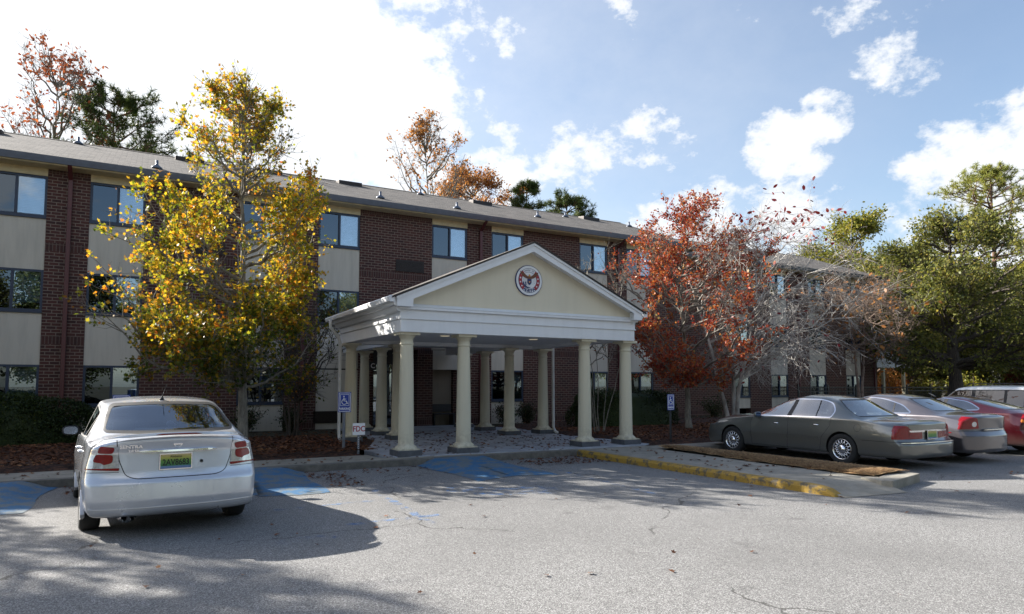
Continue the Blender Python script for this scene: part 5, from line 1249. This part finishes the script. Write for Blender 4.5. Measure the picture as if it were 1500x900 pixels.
def make_tree(name, label, cat, loc, seed, env, H, trunk_r, limb=1., gap=.85, n1=34, n2=9, n3=5, nl=7, lsize=.11, shape=LOB, leafmat='leaf_yellow', bark='bark_grey', up=.75, bend=(0, 0, .25), trunk_top=.92, lean=(0, 0), stems=1,
              twig=.5, jit=.10, dens=lambda z, az, rng: np.ones(len(z)), group=None, tips_only=False, fill=.45, twig_r=.006, zlow=None, sub=.42, clump=None, wig=.10, nsub=None, lab2=None):
    rng = np.random.default_rng(seed); root = empty(name, loc); tag(root, label, cat, group)
    K = 12; tr = []
    z0 = env[0][0] if zlow is None else zlow
    for s in range(stems):
        a = 2*np.pi*s/max(1, stems)+rng.uniform(0, 1); off = (0 if stems == 1 else .12)
        tt = np.linspace(0, 1, K); sp = (0 if stems == 1 else rng.uniform(.35, 1.)*.28*H)
        P = np.stack([off*np.cos(a)+lean[0]*tt**1.5+sp*np.cos(a)*tt**1.3+np.cumsum(rng.normal(size=K))*.03*H/8, off*np.sin(a)+lean[1]*tt**1.5+sp*np.sin(a)*tt**1.3+np.cumsum(rng.normal(size=K))*.03*H/8, -.15+(H*trunk_top*(1 if stems == 1 else rng.uniform(.7, 1)))*tt], -1)
        P[0, :2] *= .9; tr.append(P)
    TR_ = np.array(tr); tr_r = trunk_r*(1-.93*np.linspace(0, 1, K)**.9); tr_r[0] *= 1.45; tr_r[1] *= 1.05
    W = [tubes(TR_, np.repeat(tr_r[None], stems, 0)/(1 if stems == 1 else stems**.5), 10)]
    # limbs reach for points of the crown's outline
    n = n1; zt = rng.uniform(0, 1, n)**.85*(env[-1][0]-env[0][0])+env[0][0]; az = (np.arange(n)*2.39996+rng.uniform(-.4, .4, n))
    rr = env_r(env, zt, az)*rng.uniform(.75, 1.08, n); tgt = np.stack([rr*np.cos(az), rr*np.sin(az), zt], -1)
    zs = np.clip(zt-rr*up*rng.uniform(.6, 1.1, n), z0*.75, H*trunk_top*.96); which = rng.integers(0, stems, n)
    tpar = np.clip((zs+.15)/(TR_[which, -1, 2]+.15), .12, .985); S0, _ = along(TR_[which], tpar); tgt[:, :2] += np.array(lean)[None]*((zt/H)**1.5)[:, None]
    K1 = 9; u = np.linspace(0, 1, K1)[None, :, None]; ctr = (S0+tgt)/2+np.stack([(tgt-S0)[:, 0]*.12, (tgt-S0)[:, 1]*.12, -bend[2]*np.linalg.norm(tgt-S0, axis=1)*.5], -1)
    L1 = (1-u)**2*S0[:, None]+2*u*(1-u)*ctr[:, None]+u**2*tgt[:, None]; ln1 = np.linalg.norm(tgt-S0, axis=1)
    L1[:, 1:] += rng.normal(size=(n, K1-1, 3))*ln1[:, None, None]*.022
    r1 = limb*(trunk_r*.16+.010*ln1)[:, None]*(1-.86*np.linspace(0, 1, K1)[None]); W.append(tubes(L1, r1, 6))
    # side branches
    i2 = np.repeat(np.arange(n), n2); t2 = rng.uniform(.22, 1, len(i2)); p2, d2 = along(L1[i2], t2)
    side_ = unit(np.cross(d2, rng.normal(size=d2.shape))); dd = unit(d2*.75+side_*.8+np.array([0, 0, bend[2]*.5])); l2 = ln1[i2]*sub*rng.uniform(.5, 1.1, len(i2))*(1.25-.6*t2)
    L2 = grow(p2, dd, l2, 6, rng, bend, wig); W.append(tubes(L2, (.004+.009*limb*l2)[:, None]*(1-.8*np.linspace(0, 1, 6)[None]), 4))
    i3 = np.repeat(np.arange(len(L2)), n3); t3 = rng.uniform(.2, 1, len(i3)); p3, d3 = along(L2[i3], t3)
    side_ = unit(np.cross(d3, rng.normal(size=d3.shape))); dd = unit(d3*.7+side_*.75); l3 = twig*rng.uniform(.5, 1.3, len(i3))
    L3 = grow(p3, dd, l3, 4, rng, bend, wig*1.5); W.append(tubes(L3, np.full((len(L3), 4), twig_r)*(1-.6*np.linspace(0, 1, 4)[None]), 3))
    wood_mesh('trunk', W, M[bark], root)
    if nl > 0:
        i4 = np.repeat(np.arange(len(L3)), nl); t4 = rng.uniform(.3 if tips_only else .1, 1, len(i4)); p4, d4 = along(L3[i4], t4)
        i5 = rng.integers(0, len(L2), int(len(i4)*fill*.4)); p5, d5 = along(L2[i5], rng.uniform(.4, 1, len(i5)))
        P = np.concatenate([p4, p5]); D = np.concatenate([d4, d5]); azp = np.arctan2(P[:, 1], P[:, 0]); keep = rng.uniform(size=len(P)) < dens(P[:, 2], azp, rng); P = P[keep]; D = D[keep]
        # some branches carry few leaves: open gaps in the crown
        g = np.sin(P[:, 0]*2.3+seed)+np.sin(P[:, 1]*2.1+P[:, 2]*1.7)+np.sin(P[:, 2]*2.6-P[:, 0]*1.1); keep = (g > -gap) | (rng.uniform(size=len(P)) < .2); P = P[keep]; D = D[keep]
        P = P+rng.normal(size=P.shape)*jit
        V = leaves(P, lsize, shape, rng, D*.8)
        if isinstance(leafmat, tuple):
            a, b, zc = leafmat; sel = (P[:, 2]+rng.normal(size=len(P))*.7) > zc
            fast_mesh('foliage', V[sel], V.shape[1], M[a], root); fast_mesh('lower_foliage', V[~sel], V.shape[1], M[b], root)
        else: fast_mesh('foliage', V, V.shape[1], M[leafmat], root)
    return root
s = 65.7
E1 = [(2.0, 70/s, 60/s), (2.5, 170/s, 100/s), (3.0, 225/s, 105/s), (3.5, 170/s, 100/s), (4.1, 150/s, 120/s), (4.9, 160/s, 130/s), (5.5, 115/s, 128/s), (6.1, 88/s, 118/s), (6.7, 74/s, 95/s), (7.4, 66/s, 66/s), (8.0, 50/s, 60/s), (8.6, 14/s, 40/s)]
yel = make_tree('oak_tree', 'tall yellow and green oak with orange tinges standing behind the white car', 'tree', (1.95, 16.0, .12), 11, E1, 8.7, .12, gap=.35, n1=80, n2=11, n3=4, nl=15, lsize=.088, leafmat=('leaf_yellow', 'leaf_low', 2.9), up=1.0, bend=(0, 0, .35), lean=(-.15, .1), sub=.34, twig=.40, jit=.04,
                dens=lambda z, az, rng: np.interp(z, [1.5, 3, 5.3, 6.5, 8, 9], [.95, .95, .8, .5, .4, .3]))
c = copy_tree(yel); c.location = (-8.4, 17.2, .1); c.rotation_euler.z = 2.2; c.scale = (1.0, 1.0, 1.0); c['label'] = 'yellow oak past the left edge whose shadow falls across the lot'
for q, (x, y, rz, sc, lb) in enumerate([(-15.5, 20.8, 4., 1.1, 'yellow oak past the left edge close to the facade')]):
    c = copy_tree(yel); c.location = (x, y, .1); c.rotation_euler.z = rz; c.scale = (sc, sc, sc); c['label'] = lb
s = 43.7
E2 = [(2.0, 30/s, 50/s), (2.5, 75/s, 105/s), (3.1, 100/s, 135/s), (4.3, 115/s, 140/s), (5.4, 105/s, 125/s), (6.3, 80/s, 100/s), (7.2, 55/s, 60/s), (7.9, 15/s, 20/s)]
make_tree('maple_tree', 'dense red and orange maple right of the portico', 'tree', (16.0, 16.8, .1), 21, E2, 8.0, .105, n1=66, n2=10, n3=4, nl=12, lsize=.095, gap=.95, shape=OVL, leafmat='leaf_red', bark='bark_grey', up=.9, bend=(0, 0, .3), sub=.36, twig=.42, jit=.045,
          dens=lambda z, az, rng: np.interp(z, [1.5, 3, 6, 7.2, 8], [.7, .85, .8, .5, .3]))
s = 41.3
E3 = [(2.3, 20/s, 100/s), (2.9, 15/s, 150/s), (3.8, 5/s, 190/s), (5.0, 0/s, 200/s), (5.9, 0/s, 185/s), (6.6, -10/s, 180/s), (7.1, -40/s, 165/s)]
make_tree('bare_tree', 'wide bare tree with pale arching branches and dark red leaves at its top right', 'tree', (17.3, 16.0, .1), 31, E3, 7.3, .15, n1=76, n2=12, n3=4, nl=2, lsize=.17, shape=OVL, leafmat='leaf_darkred', bark='bark_white', up=.8, bend=(0, 0, -.35), sub=.42, twig=.6, stems=3, wig=.17, twig_r=.005, limb=.45,
          dens=lambda z, az, rng: np.where((z > 6.6) & (np.cos(az+.55) > .2), .8, .012), fill=.3)
E3b = [(3.3, 1.6, 1.5), (4.0, 2.6, 2.4), (5.0, 2.8, 2.6), (6.0, 2.2, 2.2), (6.9, 1., 1.0)]
make_tree('bare_tree', 'bare brown twiggy tree with a few orange leaves in front of the right wing', 'tree', (28.6, 19.0, .1), 33, E3b, 6.6, .13, limb=.6, n1=36, n2=11, n3=6, nl=2, lsize=.20, shape=OVL, leafmat='leaf_orange', bark='bark_brown', up=.6, bend=(0, 0, .1), sub=.45, twig=.6, stems=2, wig=.15, twig_r=.007,
          dens=lambda z, az, rng: np.full(len(z), .10), fill=.2)
E4 = [(2.4, .3, .4), (3.5, .6, .9), (4.6, .8, 1.4), (5.3, .7, 1.2), (5.8, .3, .5)]
make_tree('crape_myrtle', 'slender bare many stemmed shrub rising behind the right slope of the portico roof', 'shrub', (12.5, 17.0, .1), 41, E4, 5.6, .05, n1=26, n2=6, n3=4, nl=1, lsize=.09, shape=OVL, leafmat='leaf_rust', bark='bark_grey', up=1.7, bend=(0, 0, .3), stems=6, sub=.3, twig=.35, twig_r=.005, dens=lambda z, az, rng: np.full(len(z), .06))
E5 = [(1.4, .5, .6), (2.4, 1.1, 1.3), (3.4, 1.3, 1.5), (4.3, .9, 1.0), (4.8, .3, .4)]
make_tree('crape_myrtle', 'dark many stemmed small tree left of the portico corner', 'shrub', (4.0, 20.6, .1), 42, E5, 4.7, .085, n1=30, n2=8, n3=5, nl=3, lsize=.10, shape=OVL, leafmat='leaf_low', bark='bark_dark', up=1.4, bend=(0, 0, .2), stems=5, sub=.38, twig=.4, twig_r=.006, dens=lambda z, az, rng: np.full(len(z), .28))
# green trees at the right
E6 = [(3.5, 4.0, 4.5), (4.5, 5.4, 6.5), (6.5, 5.6, 6.8), (8.5, 4.6, 5.8), (10.2, 2.8, 3.8), (11.4, 1., 1.2)]
oak = make_tree('oak_tree', 'big olive green oak with a thick dark trunk beyond the cars', 'tree', (41.0, 21.4, 0), 51, E6, 11.2, .45, gap=.35, n1=56, n2=11, n3=6, nl=11, lsize=.19, shape=DIA, leafmat='leaf_olive', bark='bark_dark', up=.55, bend=(0, 0, .15), sub=.36, twig=.8, jit=.2, twig_r=.012, wig=.14)
E7 = [(2.5, 3, 3), (4.5, 4.6, 4.6), (8, 4.8, 4.8), (11, 3.6, 3.6), (13, 1.2, 1.2)]
lime = make_tree('leafy_tree', 'yellow green tree beyond the roof end of the right wing', 'tree', (52.5, 34.5, 0), 52, E7, 12.9, .25, n1=50, n2=10, n3=6, nl=11, lsize=.21, shape=DIA, leafmat='leaf_lime', bark='bark_brown', up=.7, bend=(0, 0, .2), sub=.36, twig=.75, jit=.2, twig_r=.010)
lime.scale = (1.22, 1.22, 1.22)
dark = make_tree('leafy_tree', 'dark green tree standing behind the black fence', 'tree', (57, 33, 0), 53, E7, 12.6, .3, n1=44, n2=10, n3=6, nl=11, lsize=.25, shape=DIA, leafmat='leaf_forest', bark='bark_dark', up=.6, bend=(0, 0, .15), sub=.38, twig=.8, jit=.25, twig_r=.012)
def again(src, x, y, sc, rz, label, group, z=0):
    c = copy_tree(src); c.location = (x, y, z); c.rotation_euler.z = rz; c.scale = (sc, sc, sc*random.uniform(.92, 1.1)); tag(c, label, 'tree', group); return c
G = 'woodland trees beyond the fence'; dark['group'] = G
LBL = 'background woodland tree in the dark mass of foliage behind the fence at the right'
dark['label'] = LBL
for i, (x, y, sc) in enumerate([(60, 40, 1.05), (66, 33, 1.0), (62, 45, 1.15), (75, 40, 1.1), (72, 28, .9), (84, 33, 1.05), (55, 48, 1.2), (80, 52, 1.3), (95, 42, 1.3), (50, 50, 1.0), (68, 21, .85), (92, 24, 1.0), (105, 34, 1.3)]):
    again(dark if i % 3 else oak, x, y, sc*(1 if i % 3 else .8), i*1.3, LBL, G)
again(lime, 60, 25.5, .8, 1.0, 'sunlit yellow green tree just right of the big oak trunk', G)
again(oak, 52.5, 30.5, 1.12, 2.0, 'olive tree filling the gap between the right wing roof and the big oak', G)
again(lime, 40, 41, .8, 2.4, 'pale green tree showing low between the right wing roof and the oak', G)
again(oak, 56.5, 22.5, .85, 4.0, 'olive tree at the right edge, trunk behind the white off-roader', G)
# pines
def make_pine(label, loc, seed, H, base, Rm, n=46, lit=False, group=None, clump=20, trunk_r=.2):
    rng = np.random.default_rng(seed); root = empty('pine_tree', loc); tag(root, label, 'tree', group)
    K = 10; P = np.stack([np.cumsum(rng.normal(size=K))*.10, np.cumsum(rng.normal(size=K))*.10, np.linspace(-.1, H*.97, K)], -1)[None]
    W = [tubes(P, (trunk_r*(1-.85*np.linspace(0, 1, K)))[None], 8)]
    zt = base+(H-base)*rng.uniform(0, 1, n)**.9; az = np.arange(n)*2.4+rng.uniform(-.5, .5, n); prof = np.interp((zt-base)/(H-base), [0, .25, .6, .85, 1], [.75, 1, .9, .6, .15]); r = Rm*prof*rng.uniform(.6, 1.1, n)
    S0, _ = along(np.repeat(P, n, 0), np.clip((zt-.2*r)/(H*.97), .1, .98)); d = np.stack([np.cos(az), np.sin(az), rng.uniform(.05, .45, n)], -1)
    L1 = grow(S0, d, r, 8, rng, (0, 0, .3), .14); W.append(tubes(L1, (.02+.016*r)[:, None]*(1-.8*np.linspace(0, 1, 8)[None]), 5))
    i2 = np.repeat(np.arange(n), 9); p2, d2 = along(L1[i2], rng.uniform(.35, 1, len(i2))); dd = unit(d2*.7+unit(rng.normal(size=d2.shape))*.8+np.array([0, 0, .3])); L2 = grow(p2, dd, r[i2]*.28*rng.uniform(.5, 1.2, len(i2))+.15, 4, rng, (0, 0, .3), .15)
    W.append(tubes(L2, np.full((len(L2), 4), .014), 4)); wood_mesh('trunk', W, M['bark_pine'], root)
    tips = np.concatenate([L2[:, -1], L2[:, -2], L1[:, -1]]); C = np.repeat(tips, clump, 0); D = unit(rng.normal(size=C.shape)+np.array([0, 0, .35])); Ln = .34
    q = NEE*np.array([1.6, 1.0]); u = D; w = unit(np.cross(u, rng.normal(size=u.shape))); ss = Ln*rng.uniform(.6, 1.2, (len(C), 1, 1))
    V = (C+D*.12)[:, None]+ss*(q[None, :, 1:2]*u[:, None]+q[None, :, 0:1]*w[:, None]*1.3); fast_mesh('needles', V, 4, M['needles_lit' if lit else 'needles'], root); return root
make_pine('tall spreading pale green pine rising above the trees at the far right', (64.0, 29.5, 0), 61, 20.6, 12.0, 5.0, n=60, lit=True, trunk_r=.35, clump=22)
make_pine('dark green pine behind the roof at the left, right of the rusty bare tree', (-.9, 42, 0), 62, 17.9, 10.5, 3.3, n=54, clump=22)
make_pine('lower dark pine peeping over the roof just left of the yellow oak top', (.7, 43, 0), 63, 15.0, 11.0, 2.6, n=34, clump=20)
make_pine('smaller left one of the two dark pines over the middle of the roof', (25.6, 44, 0), 64, 17.6, 12.5, 1.7, n=34, clump=22)
make_pine('wider right one of the two dark pines over the middle of the roof', (30.2, 44.5, 0), 65, 17.0, 12.4, 2.9, n=48, clump=22)
s = 28.3
EA = [(8, 1.2, 1.4), (12, 2.4, 2.2), (15, 2.9, 2.7), (18, 2.5, 2.3), (19.6, .7, .9)]
make_tree('bare_tree', 'thin bare tree with rusty red leaves over the roof at the far left', 'tree', (-4.3, 41.5, 0), 71, EA, 19.6, .18, n1=56, n2=8, n3=5, nl=2, lsize=.22, shape=OVL, leafmat='leaf_rust', bark='bark_grey', up=1.5, bend=(0, 0, .25), sub=.30, twig=.6, twig_r=.010, dens=lambda z, az, rng: np.interp(z, [10, 14, 17, 20], [.06, .25, .65, .8]))
again_ = make_tree('bare_tree', 'bare thin leafless tree at the left edge behind the roof', 'tree', (-7.0, 42.5, 0), 72, [(8, 1.2, 1.2), (11, 2, 2), (14.5, 1.6, 1.6), (16, .4, .4)], 15.8, .16, n1=26, n2=7, n3=4, nl=1, lsize=.2, shape=OVL, leafmat='leaf_rust', bark='bark_grey', up=1.5, bend=(0, 0, .25), sub=.3, twig=.6, twig_r=.009, dens=lambda z, az, rng: np.full(len(z), .2))
EM = [(9, 2.2, 1.8), (12.5, 4.6, 3.2), (15, 4.0, 3.4), (18, 2.6, 2.6), (20, .7, .9)]
make_tree('sweetgum_tree', 'sparse tall tree with scattered orange leaves over the roof centre', 'tree', (17.0, 42, 0), 73, EM, 19.9, .2, n1=64, n2=8, n3=5, nl=3, lsize=.20, shape=OVL, leafmat='leaf_orange', bark='bark_grey', up=1.5, bend=(0, 0, .25), sub=.30, twig=.65, twig_r=.010, dens=lambda z, az, rng: np.interp(z, [10, 14, 20], [.15, .38, .6]))
EN = [(9, 3.2, 2.8), (13, 4.6, 3.9), (15.5, 4.0, 3.6), (17.2, 2.4, 2.6), (18.2, .6, .9)]
make_tree('oak_tree', 'dense orange brown tree over the roof, right of the sparse one', 'tree', (21.8, 46, 0), 74, EN, 18.4, .28, n1=48, n2=9, n3=6, nl=6, lsize=.19, shape=DIA, leafmat='leaf_orange', bark='bark_brown', up=.9, bend=(0, 0, .2), sub=.34, twig=.6, jit=.15, twig_r=.010)
# trees across the lot, behind the photographer: the windows and car bodies mirror them
for i, x in enumerate((-48, -38, -27, -17, -7, 3, 13, 23, 33, 43, 54, 66)):
    again(oak if i % 2 else dark, x, -26-(i % 3)*4, 1.2, i*.9, 'tree across the car park opposite the building', 'trees across the car park')
# hedges and shrubs
def hedge(label, x0, x1, y0, y1, h, seed, n, mat='leaf_hedge', ls=.06, rough=.10, name='hedge', cat='hedge', group=None, zb=.1):
    rng = np.random.default_rng(seed); root = empty(name, ((x0+x1)/2, (y0+y1)/2, zb)); tag(root, label, cat, group)
    a, b = (x1-x0)/2, (y1-y0)/2
    def surf(th, ph):   # rounded block
        cx, sx_ = np.cos(th), np.sin(th); cp, sp_ = np.cos(ph), np.sin(ph); e = .45
        f = lambda v, e_: np.sign(v)*np.abs(v)**e_
        return np.stack([a*f(cx, e)*f(cp, .5), b*f(sx_, e)*f(cp, .5), h*np.abs(sp_)**.6], -1)
    th = rng.uniform(0, 2*np.pi, n); ph = np.arcsin(rng.uniform(0, 1, n)); P = surf(th, ph); P = P*(1-rng.uniform(0, 1, (n, 1))**2*.15); bump_ = np.sin(P[:, 0]*5+seed)*np.sin(P[:, 2]*6+P[:, 0]*2)*rough
    P += unit(P+1e-3)*bump_[:, None]+rng.normal(size=P.shape)*.03; P[:, 2] = np.abs(P[:, 2])
    fast_mesh('foliage', leaves(P, ls, DIA, rng), 4, M[mat], root)
    T, Q = np.meshgrid(np.linspace(0, 2*np.pi, 40), np.linspace(0, np.pi/2, 10)); C = surf(T, Q)*.88; mb = MB(); mb.add(C.reshape(-1, 3), [(j*40+i, j*40+i+1, (j+1)*40+i+1, (j+1)*40+i) for j in range(9) for i in range(39)], 0, True)
    mb.build('core', M['leaf_hedge'], root); return root
hedge('long dark clipped hedge against the facade left of the white car', -14, -.55, 19.9, 21.6, 1.45, 1, 42000)
hedge('dark clipped hedge behind the right hand columns of the portico', 13.2, 17.6, 18.6, 20.2, 1.45, 2, 14000)
def shrub(x, y, r, h, label, seed, mat='leaf_hedge', ls=.07, n=1400, open_=.6, z=.1, group='low shrubs along the facade'):
    rng = np.random.default_rng(seed); root = empty('shrub', (x, y, z)); tag(root, label, 'shrub', group)
    m = 46; az = rng.uniform(0, 2*np.pi, m); d = np.stack([np.cos(az)*rng.uniform(.2, 1, m), np.sin(az)*rng.uniform(.2, 1, m), np.full(m, h/r*.8)], -1); ln = rng.uniform(.6, 1.05, m)*math.hypot(r*.6, h)
    L = grow(np.zeros((m, 3)), d, ln, 6, rng, (0, 0, .1), .12); wood_mesh('stems', [tubes(L, np.full((m, 6), .008*max(1, r)), 4)], M['bark_brown'], root)
    i = rng.integers(0, m, n); p, dd = along(L[i], rng.uniform(open_*.4, 1, n)); p += rng.normal(size=p.shape)*.13*r; p[:, 2] = np.maximum(p[:, 2], .02)
    fast_mesh('foliage', leaves(p, ls, OVL, rng), 6, M[mat], root); return root
SH = [(3.0, 22.9, .55, .95, 'open dark shrub under the window left of the bare small tree'), (4.3, 22.8, .5, .85, 'open dark shrub right beside the bare small tree'), (12.3, 22.7, .5, .9, 'dark shrub under the ground floor window left of the rear column'), (13.3, 22.8, .55, .95, 'dark shrub under the ground floor window right of the rear column'),
      (18.6, 21.8, .9, 1.2, 'dark rounded shrub behind the red maple trunk'), (20.3, 22.6, .6, .9, 'dark rounded shrub under the window right of the red maple'), (23.5, 22.9, .8, 1.1, 'dark shrub at the corner where the right wing begins')]
for i, (x, y, r, h, lb) in enumerate(SH): shrub(x, y, r, h, lb, 80+i)
shrub(49.5, 30.8, 1.9, 3.1, 'bright orange leaved bush behind the fence and white porch posts', 91, 'leaf_orange', .16, 3200, z=0, group='bushes by the fence')
for i, (x, y, r, h, mt, lb) in enumerate([(52.6, 31.3, 1.5, 2.5, 'leaf_orange', 'smaller orange bush right of the porch posts'), (51.5, 29, 1.6, 2.2, 'leaf_olive', 'dull olive bush behind the fence, left of the big oak trunk'), (50.5, 25.5, 1.8, 2.5, 'leaf_lime', 'sunlit pale green bush behind the fence, right beside the oak trunk'),
        (55, 26.5, 2.0, 2.7, 'leaf_lime', 'sunlit pale green bush above the windscreen of the white off-roader'), (59.5, 26, 2.2, 3.0, 'leaf_rust', 'pinkish brown bush above the roof of the white off-roader'), (65, 27, 2.4, 3.2, 'leaf_lime', 'pale bush at the right edge above the white off-roader')]):
    shrub(x, y, r, h, lb, 95+i, mt, .2, 3000, z=0, group='bushes by the fence')
# black metal fence in runs between posts
fen = empty('metal_fence', (30, 23.4, 0)); tag(fen, 'long black metal picket fence beyond the cars, running from the right wing to the trees', 'fence')
mb0 = MB(); post0 = MB(); post0.box(-.035, .035, -.035, .035, -.1, 1.68); post0.box(-.045, .045, -.045, .045, 1.681, 1.71)
for z in (.18, 1.32, 1.52): mb0.box(.036, 2.364, -.018, .018, z, z+.035)
for i in range(18): mb0.box(.12+i*.128, .136+i*.128, -.0085, .0085, .08, 1.60)
pa = mb0.build('picket_panel', M['black'], fen); po = post0.build('post', M['black'], fen)
for i in range(19):
    if i: a = copy_tree(pa, fen); a.location = (i*2.4, 0, 0); b_ = copy_tree(po, fen); b_.location = (i*2.4, 0, 0)
# small white porch beyond the wing
pch = empty('garden_porch', (44.5, 28, 0)); tag(pch, 'small white gabled porch on tan posts beyond the end of the brick wing', 'porch')
mb = MB(); mb.prism([(-3.0, 3.1), (3.0, 3.1), (0, 4.35)], 'y', -.1, .0); mb.box(-3.1, 3.1, -.16, .02, 2.88, 3.099); mb.build('gable', M['white'], pch)
for s_ in (1, -1): mb = MB(); mb.prism([(s_*3.3, 3.02), (0, 4.42), (0, 4.50), (s_*3.3, 3.10)], 'y', -.3, 4.0); mb.build('roof', M['shingle'], pch)
for x in (-2.6, .15, 2.5):
    for y in (0, 3.7): mb = MB(); mb.box(x-.09, x+.09, y-.09, y+.09, -.1, 2.879); mb.build('post', M['column'], pch)
# ------------------------------------------------------------------ fallen leaves
def litter(name, P, size, label):
    rng = np.random.default_rng(len(P)); N = len(P); a = rng.uniform(0, 2*np.pi, N); n = unit(np.stack([rng.normal(size=N)*.3, rng.normal(size=N)*.3, np.ones(N)], -1)); u = unit(np.cross(n, np.stack([np.cos(a), np.sin(a), np.zeros(N)], -1))); w = np.cross(n, u)
    s_ = size*rng.uniform(.6, 1.3, (N, 1, 1)); V = P[:, None]+s_*(LOB[None, :, 1:2]*u[:, None]+LOB[None, :, 0:1]*w[:, None]+.25*np.abs(LOB[None, :, 0:1])*n[:, None]); V[..., 2] = np.maximum(V[..., 2], P[:, None, 2]-.004)
    o = fast_mesh(name, V, 12, M['litter']); tag(o, label, 'leaves', None, 'stuff'); return o
rng = np.random.default_rng(5)
def pts(n, x0, x1, y0, y1, z): return np.stack([rng.uniform(x0, x1, n), rng.uniform(y0, y1, n), np.full(n, z)], -1)
litter('fallen_leaves', np.concatenate([pts(150, -8, 16, 2.5, 13, .012), pts(450, -6, 9, 12.2, 13.15, .012), pts(300, 7.2, 9.0, 11.8, 13.1, .014), pts(120, 2.8, 3.4, 11, 13, .012), pts(160, 16, 40, 3, 12, .012)]), .065, 'scattered fallen brown and orange leaves on the grey asphalt')
litter('fallen_leaves', np.concatenate([pts(900, 4.9, 11.4, 13.9, 20.5, kz+.022), pts(220, -8, 9, 13.4, 14.5, kz+.008), pts(80, 9.3, 10.7, 7, 13, kz+.008)]), .085, 'dark fallen leaves over the pale portico floor and the walk')
litter('fallen_leaves', np.concatenate([pts(12000, -8, 4.7, 14.6, 19.8, kz+.10), pts(9000, 11.6, 24, 13.4, 19, kz+.11), pts(1500, -12, 6, 19.8, 23, kz+.01), pts(1200, 12, 26, 19, 23.4, kz+.10)]), .085, 'deep red brown leaf litter lying over the mulch beds')
def straw(n):
    P = np.stack([rng.uniform(10.72, 11.75, n), rng.uniform(7.0, 12.5, n), np.full(n, 0.)], -1); P = P[P[:, 0] > 10.74+np.maximum(0, P[:, 1]-9.3)*.09]; P[:, 2] = kz+.02+.05*np.sin(np.pi*np.clip((P[:, 0]-10.65)/1.1, 0, 1))
    a = rng.uniform(0, 2*np.pi, len(P)); u = np.stack([np.cos(a), np.sin(a), rng.normal(size=len(P))*.15], -1); w = np.stack([-np.sin(a), np.cos(a), np.zeros(len(P))], -1); q = NEE
    V = P[:, None]+.13*(q[None, :, 1:2]*u[:, None]+q[None, :, 0:1]*w[:, None]*1.2); V[..., 2] += rng.uniform(0, .02, (len(P), 1)); o = fast_mesh('pine_straw', V, 4, M['straw']); tag(o, 'loose brown pine straw on the planting strip', 'straw', None, 'stuff')
straw(16000)
